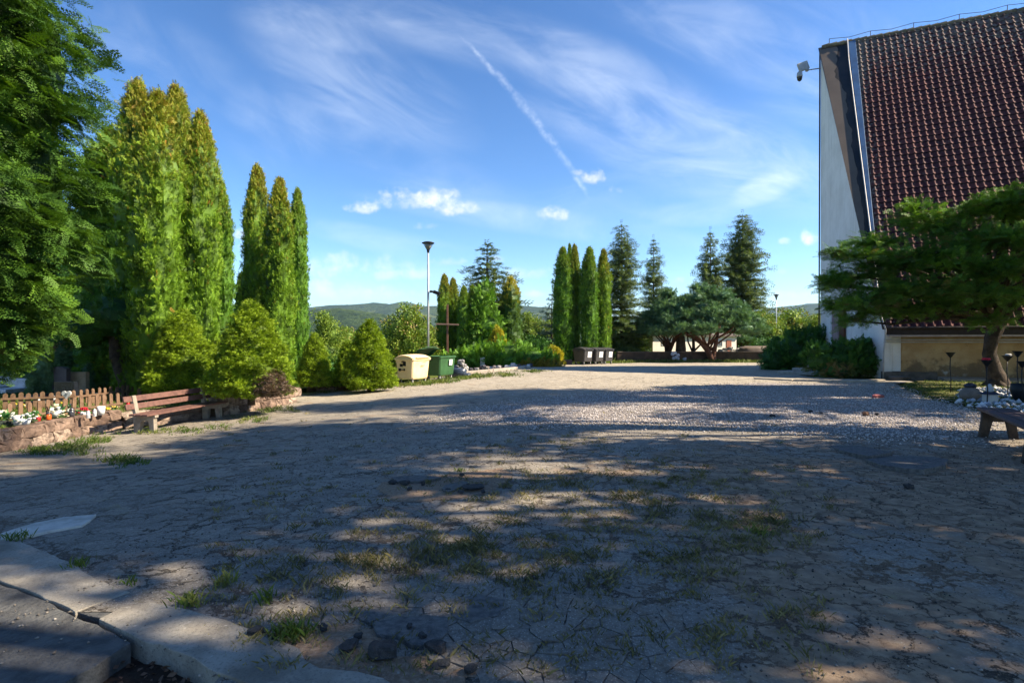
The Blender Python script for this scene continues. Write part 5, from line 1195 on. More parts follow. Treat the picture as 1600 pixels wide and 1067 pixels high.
gb = container(cg_, lid='open'); gb.location = P(687, 27.8); gb.rotation_euler = (0, 0, R(62)); tag(gb, 'green wheeled waste container with its lid pushed open', 'waste container', 'wheeled waste containers')
MB().box((.18, -.535, .86), (.26, .006, .28), M=Matrix.Rotation(R(6), 4, 'X')).build('sticker', MT['sticker'], gb)
kb = container(ck_); MB().box((.1, -.50, .78), (.56, .012, .44), M=Matrix.Rotation(R(6), 4, 'X')).build('sticker', MT['sticker'], kb)
MB().box((.12, -.510, .86), (.34, .012, .07), M=Matrix.Rotation(R(6), 4, 'X')).box((.1, -.502, .72), (.42, .012, .03), M=Matrix.Rotation(R(6), 4, 'X')).build('print', MT['ink'], kb)
for k, (px, d, lab) in enumerate([(911, 46.5, 'left and nearest of the three black waste containers'), (929, 47.6, 'middle one of the three black waste containers'), (944, 48.8, 'right and farthest of the three black waste containers')]):
    o = kb if k == 0 else copy_tree(kb); setup(o, loc=P(px, d), label=lab, cat='waste container', group='black waste containers in front of the thujas', rz=R(50), sc=(1.0, 1.15, 1.05))
# ---- lamp posts
def lamp_post(h):
    o = empty('lamp_post', (0, 0, 0))
    MB().tube([(0, 0, 0), (0, 0, 1.0)], .095, 12).build('base', MT['pale_metal'], o, smooth=True)
    MB().tube([(0, 0, 1.0), (0, 0, h*.55), (0, 0, h-.5)], [.07, .062, .05], 12).build('pole', col('galvanised_pole', (.50, .52, .55), .45, metal=.3), o, smooth=True)
    hd = MB().lathe([(.06, h-.62), (.085, h-.5), (.10, h-.42)], n=14).build('collar', MT['black'], o)
    MB().lathe([(.10, h-.42), (.26, h-.10)], n=18).build('lamp_glass', col('smoked_glass', (.22, .22, .20), .25, spec=.6), o, smooth=True)
    MB().lathe([(.26, h-.10), (.37, h-.09), (.38, h-.06), (.26, h-.01), (.05, h+.03), (.01, h+.03)], n=22).build('hood', MT['black'], o, smooth=True)
    mb = MB()
    for k in range(4):
        a = k*math.pi/2+.4; mb.tube([(.10*math.cos(a), .10*math.sin(a), h-.42), (.31*math.cos(a), .31*math.sin(a), h-.09)], .012, 5)
    mb.build('ribs', MT['black'], o); return o
l1 = lamp_post(7.4); setup(l1, 669, 34, None, 'tall grey lamp post behind the two bins', 'lamp post', 'lamp posts', sc=(1, 1, hof(378, 34, 669)/7.4))
l2 = copy_tree(l1); setup(l2, 1213, 76, None, 'distant lamp post right of the tall spruces', 'lamp post', 'lamp posts', sc=(.95, .95, hof(460, 76, 1213)/7.4))
o = empty('loudspeaker', P(684, 45, 5.0)); tag(o, 'small black loudspeaker hanging beside the lamp post at the thuja top', 'loudspeaker')
zc = H(457, 34); o.location = P(669, 34, zc)
MB().beam((.05, 0, 0), (.62, 0, .0), .03, .03).build('arm', MT['black'], o)
MB().box((.5, 0, -.02), (.42, .22, .2), M=Matrix.Rotation(.35, 4, 'Y')).box((.20, -.1, .05), (.2, .15, .12)).build('body', MT['black'], o, bevel=.03)
# ---- cross
o = empty('wooden_cross', P(699, 38.5)); tag(o, 'tall brown wooden cross in front of the brownish thujas', 'cross')
hc = hof(476, 38.5, 699); cw = col('cross_wood', (.20, .10, .065), .8, scale=5)
MB().box((0, 0, hc/2-.1), (.12, .10, hc+.2)).build('post', cw, o, bevel=.01); MB().box((0, -.1, hc*.70), (1.55, .08, .10), M=Matrix.Rotation(.03, 4, 'Y')).build('crossbeam', col('cross_beam_wood', (.30, .19, .14), .8, scale=5), o, bevel=.01)

# ---- benches
def bench(L, back=True, lm='benchconc', wm='wood'):
    o = empty('park_bench', (0, 0, 0)); rb = random.Random(2)
    for k, y in enumerate((-.02, -.18, -.34) if back else (-.02, -.19, -.36)):
        MB().box((0, y, .44), (L, .145, .045)).build('seat_plank', MT[wm], o, bevel=.008)
    if back:
        for z, y in ((.62, .13), (.80, .19)):
            MB().box((0, y, z), (L, .04, .135), M=Matrix.Rotation(R(-14), 4, 'X')).build('back_plank', MT['wood'], o, bevel=.008)
    for s in (-1, 1):
        x = s*(L/2-.28); pr = [(-.40, -.08), (-.30, -.08), (-.24, .28), (-.06, .28), (.0, -.08), (.12, -.08), (.14, .4), (.24, .86), (.16, .88), (.06, .44), (.06, .415), (-.42, .415), (-.42, .36), (-.38, .34)] if back else [(-.46, -.08), (-.34, -.08), (-.28, .26), (-.10, .26), (-.02, -.08), (.10, -.08), (.04, .34), (.05, .415), (-.44, .415), (-.44, .36), (-.40, .32)]
        n = len(pr); vs = [(x-.055, a, b) for a, b in pr]+[(x+.055, a, b) for a, b in pr]
        MB().add(vs, [tuple(range(n))[::-1], tuple(range(n, 2*n))]+[(i, (i+1) % n, n+(i+1) % n, n+i) for i in range(n)]).build('leg', MT[lm], o, bevel=.008)
    return o
bl = bench(2.9); a = P(218, 13.1); b = P(338, 15.9); c_ = (a+b)/2; c_.z -= 0
bl.rotation_euler = (0, 0, math.atan2(b.y-a.y, b.x-a.x)); bl.location = c_+Vector((-.15, .05, 0)); bl.scale = (1.05, 1, .98)
tag(bl, 'red brown plank bench with backrest and concrete legs by the flower beds', 'bench', 'benches')
br = bench(3.0, back=False, lm='bark', wm='darkplank'); br.location = Vector((7.62, 8.8, 0)); br.rotation_euler = (0, 0, R(61.5)); br.scale = (1, 1, 1.05); tag(br, 'dark red plank bench cut off by the right picture edge', 'bench', 'benches')

# ---- picket fences
def picket_fence(path, n, h, label, z0=None, rail=(.45,)):
    o = empty('picket_fence', Vector((path[0][0], path[0][1], 0))); tag(o, label, 'picket fence', 'picket fences round the graves'); off = o.location.copy()
    a = Vector(path[0]); b = Vector(path[1]); d = (b-a); L = d.length; dn = d.normalized(); ang = math.atan2(dn.y, dn.x)
    r = random.Random(n); side = Vector((dn.y, -dn.x, 0))
    pts = [(-.042, 0), (.042, 0), (.042, h-.05), (.03, h-.02), (.0, h), (-.03, h-.02), (-.042, h-.05)]
    for k in range(n):
        p = a+d*(k+.5)/n-off; til = r.uniform(-.05, .05); dz = r.uniform(-.02, .02)
        M_ = Matrix.Translation(p+Vector((0, 0, dz))) @ Matrix.Rotation(ang, 4, 'Z') @ Matrix.Rotation(til, 4, 'Y')
        vs = [M_ @ Vector((x*1.15, -.012, z)) for x, z in pts]+[M_ @ Vector((x*1.15, .012, z)) for x, z in pts]; q = len(pts)
        MB().add(vs, [tuple(range(q)), tuple(range(2*q-1, q-1, -1))]+[(i, (i+1) % q, q+(i+1) % q, q+i) for i in range(q)]).build('picket', MT['fencewood'], o)
    for f in rail:
        MB().beam(a-off+side*.03+Vector((0, 0, h*f)), b-off+side*.03+Vector((0, 0, h*f)), .03, .05).build('rail', MT['fencewood'], o)
    return o
BZ = -.14
def PB(px, d): p = P(px, d); return (p.x, p.y, BZ)
picket_fence([PB(2, 14.6), PB(118, 15.3)], 10, .46, 'left back run of the light brown picket fence behind the flowers', rail=(.68,))
picket_fence([PB(110, 15.3), PB(212, 17.6)], 11, .47, 'right back run of the light brown picket fence rising towards the leaning trunk', rail=(.62,))
picket_fence([PB(8, 12.1), PB(190, 15.0)], 14, .46, 'near shaded run of dark picket boards just behind the stone wall', rail=(.35,))
picket_fence([PB(212, 16.4), PB(338, 18.4)], 12, .44, 'picket fence run behind the backrest of the left bench', rail=(.5,))
# ---- gravestones
def gravestone(px, d, w_, h_, mcol, label, dep=.18, top='flat', rz=0., z=None):
    o = empty('gravestone', P(px, d, BZ-.02 if z is None else z)); o.rotation_euler = (0, 0, rz); tag(o, label, 'gravestone')
    pr = [(-w_/2, 0), (w_/2, 0), (w_/2, h_)]+([(w_*.25, h_*1.06), (0, h_*1.08), (-w_*.25, h_*1.06)] if top == 'arch' else [])+[(-w_/2, h_)]
    n = len(pr); vs = [(x, -dep/2, zz) for x, zz in pr]+[(x, dep/2, zz) for x, zz in pr]
    MB().add(vs, [tuple(range(n)), tuple(range(2*n-1, n-1, -1))]+[(i, n+i, n+(i+1) % n, (i+1) % n) for i in range(n)]).build('headstone', mcol, o, bevel=.01)
    MB().box((0, -.5, .05), (w_*1.1, 1.3, .16)).build('plinth', mcol, o, bevel=.01); return o
GS = MT['pale_stone_'] = col('grey_pale_stone', (.50, .49, .48), .7, scale=4)
gravestone(94, 18.6, .55, .92, col('purple_grey_stone', (.13, .11, .12), .5, scale=6), 'grey headstone with rounded top behind the black one', top='arch')
gravestone(121, 18.9, .68, .80, col('beige_stone', (.45, .33, .22), .8, scale=6), 'beige headstone right of the grey one')
gravestone(104, 17.0, .60, .62, col('black_granite', (.014, .018, .026), .2, spec=.6), 'polished black headstone in front of the beige one')
gravestone(8, 22, .9, .75, GS, 'pale grave at the left picture edge under the cypress')
gravestone(36, 21, .7, .45, col('light_marble', (.62, .60, .62), .4, scale=6), 'pale marble grave half hidden by cypress branches')
gravestone(206, 27, 1.0, .75, GS, 'pale grave seen right of the leaning trunk')
gravestone(216, 24, .6, .55, col('white_marble', (.70, .70, .70), .4), 'small white grave right of the leaning trunk')
gravestone(452, 27, .4, 1.25, col('white_panel', (.66, .68, .70), .5), 'narrow white panel between the dwarf spruces', z=-.4)
gravestone(754, 37, .28, 1.15, col('cream_post', (.62, .58, .50), .6), 'small cream memorial post in front of the juniper mound', z=-.55)
# ---- grave flowers, lanterns and ornaments
def colr(n, c): return plain(n, c, .6, scale=20, var=.3)
FC = {'white': colr('white_petals', (.72, .74, .70)), 'yellow': colr('yellow_petals', (.75, .52, .05)), 'red': colr('red_petals', (.55, .02, .04)), 'pink': colr('pink_petals', (.72, .08, .30)), 'orange': colr('orange_petals', (.70, .16, .03)),
      'purple': colr('lilac_petals', (.50, .30, .60)), 'cream': colr('cream_petals', (.70, .62, .42)), 'green': colr('flower_leaves', (.05, .16, .04))}
def bouquet(loc, s, c, label, pot=None, n=16, seed=0, c2=None):
    o = empty('flower_arrangement', loc); tag(o, label, 'flowers', 'flower arrangements on the graves'); r = random.Random(seed)
    lf = MB(); b1 = MB(); b2 = MB()
    for k in range(34):
        a = r.uniform(0, 6.28); e = r.uniform(.1, 1.3); d = Vector((math.cos(a)*math.cos(e), math.sin(a)*math.cos(e), math.sin(e)*.8)); p = d*s*r.uniform(.2, .6)+Vector((0, 0, s*.25)); q = p+d*s*.42; sd_ = d.cross(Vector((r.uniform(-1, 1), r.uniform(-1, 1), 1))).normalized()*s*.09
        lf.add([p, (p+q)/2-sd_, q, (p+q)/2+sd_], [(0, 1, 2, 3)])
    for k in range(n):
        a = r.uniform(0, 6.28); e = r.uniform(.15, 1.4); d = Vector((math.cos(a)*math.cos(e), math.sin(a)*math.cos(e), math.sin(e)*.75)); p = d*s*r.uniform(.6, .85)+Vector((0, 0, s*.28)); q = s*r.uniform(.15, .22)
        (b2 if (c2 and k % 2) else b1).rock(p, (q, q, q*.7), seed*50+k, 7, 4, .25)
    lf.build('leaves', FC['green'], o); b1.build('blooms', FC[c], o)
    if c2: b2.build('blooms', FC[c2], o)
    if pot: MB().lathe([(.0, 0), (s*.28, 0), (s*.36, s*.45), (s*.33, s*.45), (s*.2, .02)], n=12).build('pot', pot, o, smooth=True)
    else: MB().lathe([(0, -.03), (s*.3, -.03), (s*.3, s*.25), (0, s*.3)], n=10).build('vase', colr('dark_vase', (.04, .05, .04)), o)
    return o
def lantern(loc, s, body, lid, label):
    o = empty('grave_lantern', loc); tag(o, label, 'grave lantern', 'grave lanterns')
    MB().lathe([(s*.36, 0), (s*.36, s*.12), (s*.26, s*.18)], n=14).build('foot', lid, o, smooth=True)
    MB().lathe([(s*.26, s*.18), (s*.34, s*.35), (s*.34, s*.85), (s*.26, s*1.05)], n=14).build('glass', body, o, smooth=True)
    MB().lathe([(s*.32, s*1.05), (s*.30, s*1.15), (s*.12, s*1.35), (s*.05, s*1.45), (0, s*1.46)], n=14).build('lid', lid, o, smooth=True); return o
def gl_(n, c): return plain(n, c, .2, scale=9, spec=.6)
am = gl_('amber_glass', (.62, .12, .02)); rg = gl_('red_glass', (.42, .01, .02)); wg = gl_('clear_glass', (.55, .56, .56)); dk = gl_('dark_lantern', (.05, .05, .06)); sv = gl_('silver_lid', (.5, .5, .52)); gd_ = gl_('gold_lid', (.35, .22, .05))
tc = colr('terracotta_pot', (.45, .14, .06)); wp = colr('white_pot', (.70, .70, .70)); cr_ = colr('crystal_wrap', (.55, .60, .62))
def WL(px, py): # on top of the front wall / bed
    d = (EYE+.08)*F/(py-CY); return Vector(((px-CX)/F*d, d, -.08))
ITEMS = [('b', 4, 664, .34, 'white', 'green and white flowers at the extreme left on the wall', 'cream', None), ('b', 19, 662, .24, 'white', 'small pale bouquet beside the one at the left edge', None, None),
 ('v', 28, 664, .0, None, 'grey marble flower cylinder on the front wall', None, None), ('b', 40, 663, .26, 'white', 'frosted pale bouquet right of the grey cylinder', 'white', cr_),
 ('b', 88, 651, .34, 'white', 'large white chrysanthemum bouquet behind the amber lantern', 'cream', wp), ('l', 76, 658, .15, am, 'amber glass lantern with silver foot on the front wall', None, dk),
 ('l', 112, 653, .17, dk, 'dark box shaped lantern right of the white chrysanthemums', None, dk), ('b', 131, 650, .22, 'red', 'bright red flowers near the end of the front wall', None, wp), ('l', 138, 653, .12, wg, 'clear glass lantern beside the red flowers', None, sv),
 ('b', 97, 655, .14, 'cream', 'small cream flowers low between amber and dark lanterns', None, None), ('v', 158, 648, .0, None, 'small white cup on the bed edge left of the bench', None, None), ('b', 167, 644, .20, 'yellow', 'yellow flowers in a flat bowl left of the bench', 'yellow', gd_),
 ('b', 68, 632, .2, 'white', 'white wreath hanging low inside the fence, left one', None, None), ('b', 98, 632, .16, 'yellow', 'small yellow flowers inside the fence below the heart', None, None), ('b', 152, 622, .26, 'white', 'dried white and brown wreath on the near fence', 'cream', None),
 ('b', 212, 622, .18, 'cream', 'cream flowers just left above the bench back', None, None), ('b', 224, 620, .2, 'green', 'green foliage ball behind the bench back', None, None), ('l', 244, 622, .2, sv, 'round silver lantern behind the bench back', None, dk),
 ('b', 272, 616, .28, 'pink', 'pink flowers behind the middle of the bench back', 'pink', None), ('b', 284, 616, .2, 'cream', 'cream roses right of the pink flowers', 'yellow', None), ('b', 294, 614, .16, 'purple', 'lilac flowers behind the bench back', None, None),
 ('l', 310, 613, .17, sv, 'silver lantern near the right end of the bench back', None, dk), ('b', 338, 620, .24, 'white', 'white flowers at the right end of the bench', None, wp), ('b', 352, 620, .28, 'white', 'white and orange flowers in a terracotta pot on the stone wall', 'orange', tc),
 ('b', 368, 618, .30, 'white', 'white flowers with green leaves in the right terracotta pot', 'orange', tc), ('l', 200, 634, .14, rg, 'red grave lantern showing under the bench back plank', None, gd_), ('b', 232, 632, .16, 'white', 'white flowers showing between the bench planks, left', None, None),
 ('b', 262, 629, .16, 'white', 'white flowers showing between the bench planks, middle', 'cream', None), ('l', 320, 624, .14, wg, 'clear lantern behind the bench right end', None, sv),
 ('b', 132, 606, .2, 'white', 'white and dark flowers on the grave right of the black headstone', 'purple', None), ('b', 86, 606, .2, 'white', 'pale flowers left of the black headstone', None, None), ('b', 103, 598, .12, 'pink', 'pinkish flowers on top behind the black headstone', 'white', None),
 ('l', 60, 628, .14, wg, 'white lantern inside the fence, left', None, sv), ('l', 85, 626, .14, wg, 'white lantern inside the fence, right of the left one', None, sv)]
ITEMS += [('b', 52, 656, .22, 'white', 'white flowers between the pale bouquet and the amber lantern', 'green', None), ('l', 60, 660, .12, rg, 'small red lantern left of the amber lantern', None, gd_), ('b', 106, 646, .26, 'green', 'dark green wreath behind the dark lantern', 'white', None),
 ('b', 122, 644, .2, 'white', 'white flowers between the dark wreath and the red flowers', None, wp), ('l', 148, 650, .12, wg, 'small clear lantern at the end of the front wall', None, sv), ('b', 178, 640, .18, 'cream', 'cream flowers between the yellow bowl and the bench', 'yellow', None),
 ('b', 30, 636, .2, 'yellow', 'yellow flowers inside the fence at the left', 'white', None), ('b', 118, 626, .2, 'white', 'white flowers inside the fence right of the heart', 'yellow', None), ('b', 188, 622, .18, 'red', 'red flowers at the right end of the near fence', 'white', None),
 ('l', 258, 619, .14, rg, 'red lantern left of the pink flowers', None, sv), ('b', 324, 614, .18, 'white', 'white flowers beside the silver lantern at the bench end', 'yellow', None), ('l', 384, 616, .14, rg, 'small red lantern right of the terracotta pots', None, gd_)]
for k, (ty, px, py, s, c, lab, c2, pot) in enumerate(ITEMS):
    loc = WL(px, py)
    if px > 325: loc.z = .06; d = (EYE-.06)*F/(py-CY); loc = Vector(((px-CX)/F*d, d, .05))
    elif loc.y > 13.9: loc.z = BZ
    if ty == 'b': bouquet(loc, s, c, lab, pot, seed=k, c2=c2)
    elif ty == 'l': lantern(loc, s, c, pot, lab)
    else:
        o = empty('flower_vase', loc); MB().lathe([(0, 0), (.07, 0), (.085, .2), (.08, .2), (.06, .03)], n=14).build('vase', GS if k < 5 else wp, o, smooth=True)
        MB().lathe([(.0, .15), (.06, .15), (.02, .19)], n=10).build('filling', FC['green'], o); tag(o, lab, 'vase')
# heart plaque on the fence
o = empty('heart_plaque', P(104, 14.95, .05)+Vector((0, 0, .24))); tag(o, 'white heart shaped plaque on the picket fence', 'plaque'); n = 28
hp = [(.0098*16*math.sin(q)**3*.78, .0098*(13*math.cos(q)-5*math.cos(2*q)-2*math.cos(3*q)-math.cos(4*q))*.78) for q in [2*math.pi*k/n for k in range(n)]]
vs = [(x, -.015, z) for x, z in hp]+[(x, .015, z) for x, z in hp]
MB().add(vs, [tuple(range(n)), tuple(range(2*n-1, n-1, -1))]+[(i, n+i, n+(i+1) % n, (i+1) % n) for i in range(n)]).build('heart', col('white_plaque', (.78, .78, .76), .4), o)
MB().tube([(-.03, -.02, -.02), (.0, -.022, .03), (.035, -.02, .02), (.01, -.022, -.02), (.0, -.022, -.05)], .005, 5).build('mark', MT['black'], o)
o = bpy.data.objects['heart_plaque']; o.location.z = -.14+.40; MB().box((0, .012, -.18), (.03, .02, .5)).build('stake', MT['fencewood'], o)
# ---- memorial stones by the juniper mound
mm = random.Random(4)
ORD = 'first second third fourth fifth sixth seventh eighth ninth tenth eleventh twelfth thirteenth fourteenth fifteenth sixteenth seventeenth eighteenth nineteenth twentieth twenty-first last'.split()
names = ['small white memorial figure', 'grey memorial stone', 'dark lantern among the memorial stones', 'pale memorial stone', 'white lantern among the memorial stones']
for k in range(22):
    px = 712+k*5.6+mm.uniform(-2, 2); d = 33.5+mm.uniform(-.6, 1.2)+k*.12
    cn, c_ = mm.choice([('white', (.62, .60, .58)), ('grey', (.35, .33, .32)), ('black', (.10, .09, .10)), ('beige', (.5, .42, .36)), ('brown', (.2, .12, .1))]); s = mm.uniform(.16, .34)
    o = MB().rock((0, 0, s*.42), (s*1.1, s*.8, s*mm.uniform(.7, 1.4)), k, 8, 5, .15).build('memorial_stone', plain('memorial_%d' % k, c_, .8, scale=6)); o.location = P(px, d)+Vector((0, 0, .02))
    tag(o, cn+' memorial stone, '+ORD[k]+' from the left in the row before the juniper mound', 'memorial stone', 'memorial stones along the juniper mound')
o = empty('wreath_heap', P(712, 30.5)); tag(o, 'heap of discarded pale wreaths right of the green bin', 'wreath heap'); mb = MB()
for k in range(9): mb.rock((mm.uniform(-.35, .4), mm.uniform(-.3, .3), .2+mm.uniform(0, .55)), (.36, .3, .26), k, 8, 5, .3)
mb.build('wreaths', plain('faded_wreath', (.42, .40, .42), .9, scale=12, c2=(.12, .13, .10)), o)
o = empty('rubbish_bag', P(716, 29)); tag(o, 'dark blue plastic rubbish bag slumped right of the green bin', 'rubbish bag')
MB().rock((0, 0, .22), (.8, .6, .5), 3, 12, 7, .14).rock((.35, -.1, .1), (.6, .4, .25), 5, 10, 6, .16).build('bag', plain('dark_blue_plastic', (.035, .05, .08), .3, scale=4, spec=.6, bs=.9), o, smooth=True)
o = empty('stone_edging', P(708, 31.6)); tag(o, 'pale kerb stones edging the memorial bed', 'edging'); mb = MB()
pts = [P(712, 31.0), P(735, 31.8), P(770, 32.6), P(805, 34.0), P(830, 37.5)]
for a, b in zip(pts[:-1], pts[1:]): mb.beam(a-o.location+Vector((0, 0, .06)), b-o.location+Vector((0, 0, .06)), .18, .2)
mb.build('kerb', plain('bed_kerb', (.42, .36, .30), .9, scale=5), o, bevel=.02)
o = empty('white_statues', P(1058, 54.3)); tag(o, 'small cluster of pale blue white flowers at the foot of the ivy covered trunk', 'flowers'); mb = MB()
for k in range(9): mb.rock((mm.uniform(-.9, .9), mm.uniform(-.2, .2), .2+mm.uniform(0, .7)), (.3, .3, .3), k)
mb.build('blooms', plain('pale_blue_bloom', (.55, .60, .72), .8, scale=9), o); o.name = 'flower_cluster'
# ---- right bed with torches, shrine, white stones
RB = [(16.5, 23.0), (15.1, 21.8), (12.5, 16.9), (11.5, 13.9), (11.2, 12.2), (12.7, 9.2), (15.2, 4), (30, 4), (32, 17.5), (17, 24)]
sheet('right_grass_bed', RB, .2, lambda x, y: tz(x, y)+.02, MT['soil'])
bedst = [tuple(p.xy) for p in [G(1490, 632), G(1500, 612), G(1560, 606), G(1680, 600), G(1700, 640), G(1590, 655), G(1540, 645)]]
m, t = mat('white_quartz'); a_ = t.n('ShaderNodeAttribute', attribute_name='var').outputs['Fac']
finish(t, t.ramp(a_, (0, (.22, .22, .23)), (.5, (.50, .50, .52)), (1, (.75, .75, .76))), .8)
tag(stones('quartz_stones', bedst, 1100, .04, .12, m, .05), 'white quartz stones round the shrine under the juniper tree', 'stones')
iron = plain('black_iron', (.015, .017, .02), .5)
def torch(px, py, ytop, label, wr=.13, fill=None):
    g = G(px, py); h = H(ytop, g.y)-g.z; o = empty('iron_torch', g); tag(o, label, 'iron torch', 'iron flower torches under the juniper tree')
    MB().tube([(0, 0, -.05), (.02, 0, h*.35), (-.015, 0, h*.6), (0, 0, h-.14)], .014, 7).build('stem', iron, o, smooth=True)
    MB().lathe([(.02, h-.16), (.05, h-.12), (wr, h), (wr+.02, h+.01), (wr-.02, h), (.03, h-.1)], n=14).build('bowl', iron, o, smooth=True)
    if fill:
        mb = MB(); r = random.Random(px)
        for k in range(6): mb.rock((r.uniform(-.08, .08), r.uniform(-.08, .08), h+.02), (.1, .1, .09), k)
        mb.build('filling', fill, o)
torch(1485, 614, 551, 'leftmost thin black iron torch standing in the grass')
torch(1542, 633, 563, 'black iron torch with reddish filling in front of the juniper trunk', .13, FC['red'])
torch(1574, 620, 556, 'black iron torch with white stones in its bowl right of the trunk', .14, GS)
torch(1590, 626, 549, 'tall black iron torch near the right picture edge', .12)
torch(1597, 630, 565, 'short black iron torch at the right picture edge', .12)
o = empty('garden_shrine', G(1550, 632)); o.scale = (.62, .62, .8); tag(o, 'small blue roofed white shrine at the foot of the juniper trunk', 'shrine')
MB().box((0, .1, .16), (.42, .36, .34)).build('base', GS, o, bevel=.02)
MB().add([(-.32, -.16, .34), (.32, -.16, .34), (.32, .4, .34), (-.32, .4, .34), (-.2, .12, .42), (.2, .12, .42)], [(3,2,1,0),(0,1,5,4),(2,3,4,5),(1,2,5),(3,0,4)]).build('roof', plain('dark_blue_roof', (.02, .03, .07), .5), o)
MB().lathe([(.0, .40), (.13, .42), (.12, .55), (.05, .66), (.0, .68)], (0, .12, 0), 12).build('figure', plain('pale_blue_figure', (.45, .50, .55), .6), o, smooth=True)
o = empty('stone_lantern', G(1516, 626)); tag(o, 'rounded brown stone pot with dark lid left of the shrine', 'stone pot')
MB().lathe([(.12, -.02), (.24, .08), (.27, .2), (.18, .34), (.1, .38)], n=14).build('pot', plain('brown_pot', (.22, .18, .15), .8, scale=9), o, smooth=True)
MB().lathe([(.14, .38), (.15, .44), (.05, .5), (.0, .5)], n=12).build('lid', plain('blue_black_lid', (.03, .035, .06), .5), o, smooth=True)
o = empty('plant_pot', G(1600, 628)); tag(o, 'dark round pot at the right picture edge beneath the torches', 'pot')
MB().lathe([(.0, 0), (.2, 0), (.3, .3), (.28, .5), (.22, .5), (.2, .42)], n=16).build('pot', iron, o, smooth=True); MB().rock((0, 0, .42), (.4, .4, .12), 3).build('earth', MT['soil'], o)
# loose kerb stones by the church corner and a log in front of it
for k, (px, py, s, lab) in enumerate([(1405, 594, (.9, .5, .2), 'flat concrete slab by the church corner'), (1425, 589, (.5, .4, .34), 'broken concrete block leaning by the church corner')]):
    o = MB().rock((0, 0, s[2]*.4), s, k+20, 8, 5, .1).build('concrete_block', MT['plinth']); o.location = G(px, py); tag(o, lab, 'concrete block')
kk = [(1180, 592), (1240, 595), (1300, 597), (1378, 595)]
ks = [G(*p) for p in kk]; o = empty('kerb', ks[0]); tag(o, 'long sunlit pale kerb strip below the bushes', 'kerb')
mb = MB()
for a, b in zip(ks[:-1], ks[1:]): mb.beam(a-ks[0]+Vector((0, 0, .02)), b-ks[0]+Vector((0, 0, .02)), .35, .10)
mb.build('kerb_stone', plain('pale_kerb', (.44, .38, .30), .9, scale=4), o, bevel=.02)
o = MB().rock((0, 0, .05), (.34, .16, .12), 33, 9, 5, .2).build('brick', plain('pink_brick', (.50, .16, .14), .9)); o.location = G(1372, 622); tag(o, 'pinkish red brick lying on the gravel', 'brick')

# ---------------------------------------------------------------- grass and weeds
def blades(name, pts, hmin, hmax, nb, spread, material, label, cat, wid=.006, lean=.6, zf=None):
    N = len(pts)*nb; px_ = np.repeat(pts[:, 0], nb)+rng.normal(0, spread, N); py_ = np.repeat(pts[:, 1], nb)+rng.normal(0, spread, N)
    zz = (tz(px_, py_)+.0) if zf is None else zf(px_, py_)
    h = rng.uniform(hmin, hmax, N)*np.repeat(rng.uniform(.6, 1.3, len(pts)), nb); a = rng.uniform(0, 6.283, N); l = rng.uniform(.1, lean, N)*h
    b = rng.uniform(0, 6.283, N); wx, wy = np.cos(b)*wid*rng.uniform(.6, 1.4, N), np.sin(b)*wid*rng.uniform(.6, 1.4, N)
    dx_, dy_ = np.cos(a)*l, np.sin(a)*l
    V = np.stack([np.stack([px_-wx, py_-wy, zz-.01], 1), np.stack([px_+wx, py_+wy, zz-.01], 1), np.stack([px_+dx_*.45+wx*.7, py_+dy_*.45+wy*.7, zz+h*.6], 1), np.stack([px_+dx_, py_+dy_, zz+h], 1)], 1)
    var = np.repeat(np.clip(np.repeat(rng.uniform(0, 1, len(pts)), nb)*.7+rng.uniform(0, .35, N), 0, 1), 4)
    o = npmesh(name, V.reshape(-1, 3), np.arange(N*4).reshape(-1, 4), material, attrs={'var': var}); return tag(o, label, cat, kind='stuff')
def cluster(pxs, n, sx, sy):
    out = []
    for (px, py, k) in pxs:
        for _ in range(int(n*k)):
            q = G(px+random.gauss(0, sx), max(580, py+random.gauss(0, sy))); out.append((q.x, q.y))
    return out
W_ = cluster([(560,880,1),(640,870,1),(700,850,1.4),(740,850,1),(790,800,1.2),(840,760,1.4),(880,745,1.5),(930,700,1),(990,770,1.6),(1050,750,1.4),(1100,748,1),(1170,815,1.6),(1110,820,1.5),(1060,870,1.6),(1080,900,1),(900,870,1),(950,900,1),(820,920,1),(700,760,1),(870,860,1.2),(1150,850,1.4),(760,890,1),(650,830,.8),(980,830,1.2),(910,810,1),(1020,800,1.2),(470,780,.5),(420,900,.7),(900,690,.7),(820,690,.7),(760,700,.7)], 19, 36, 13)
W_ += [tuple(G(random.uniform(330, 1300), random.uniform(640, 1050)).xy) for _ in range(480)]
blades('crack_weeds', np.array(W_), .012, .05, 22, .04, MT['weed'], 'dry green brown weeds growing from the cracks of the asphalt', 'weeds', wid=.0028, lean=1.6)
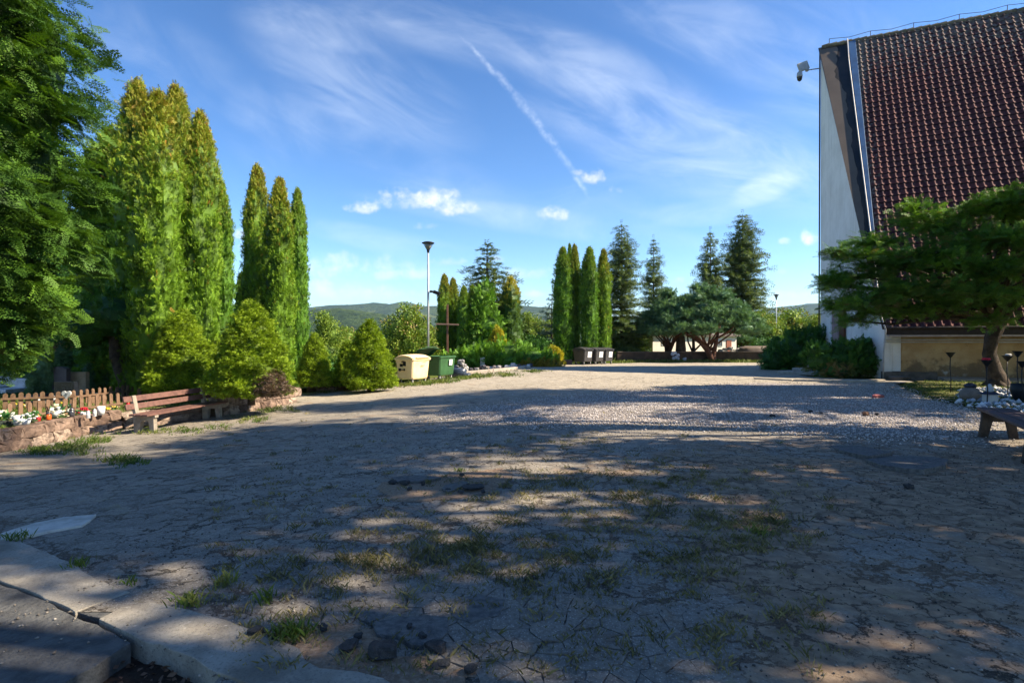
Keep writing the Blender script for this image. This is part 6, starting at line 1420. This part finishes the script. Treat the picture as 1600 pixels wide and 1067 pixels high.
Tf = [tuple(G(px, py).xy) for px, py in [(455, 998), (448, 990), (463, 992), (300, 945), (290, 940), (200, 912), (120, 885), (25, 842), (418, 936), (352, 912), (720, 735), (1180, 830), (1190, 835)]]
blades('grass_tuft', np.array(Tf), .02, .085, 60, .04, MT['grass'], 'green grass tufts along the foreground kerb', 'grass', wid=.004, lean=1.1)
strip = [tuple(G(60+k*9+random.gauss(0, 6), 706-k*2.2+random.gauss(0, 4)).xy) for k in range(40)]+cluster([(240,676,1),(290,674,1.2),(390,655,1.6),(420,642,1.4),(440,640,1),(330,668,.6),(60,706,1.5),(110,700,1.5),(150,690,1.6),(190,720,1),(205,722,.8),(120,705,1)], 22, 16, 3)
blades('edge_grass', np.array(strip), .02, .10, 16, .05, MT['grass'], 'green grass patches along the foot of the stone walls and bench', 'grass', wid=.006, lean=1.2)
e2 = cluster([(600,603,2),(630,602,2),(660,599,2),(690,596,2),(720,590,3),(745,588,2),(790,586,1.5),(830,580,1),(560,608,1),(500,612,.6)], 40, 12, 1.6)
blades('bin_grass', np.array(e2), .03, .16, 12, .10, MT['grass'], 'sunlit grass growing under and beside the bins', 'grass', wid=.012, lean=1.)
xs = rng.uniform(10.8, 24, 6000); ys = rng.uniform(9, 23.8, 6000); k = inside(RB, xs, ys); pk = np.stack([xs[k], ys[k]], 1)
blades('lawn_grass', pk, .02, .09, 9, .08, MT['grass'], 'short grass under the juniper tree by the church wall', 'grass', wid=.008, lean=1.2)
xs = rng.uniform(-18, -7.6, 5200); ys = rng.uniform(11, 21, 5200); k = inside(BEDP, xs, ys); pk = np.stack([xs[k], ys[k]], 1)
blades('cemetery_grass', pk, .02, .09, 8, .08, MT['grass'], 'short grass between the graves and picket fences', 'grass', wid=.008, lean=1.2, zf=bed_z)
xs = rng.uniform(-1, 26, 5000); ys = rng.uniform(47, 56, 5000); k = ~inside(PLAZA, xs, ys); pk = np.stack([xs[k], ys[k]], 1)
blades('far_grass', pk, .05, .3, 6, .2, MT['grass'], 'rough grass along the far edge of the plaza', 'grass', wid=.03, lean=1.)
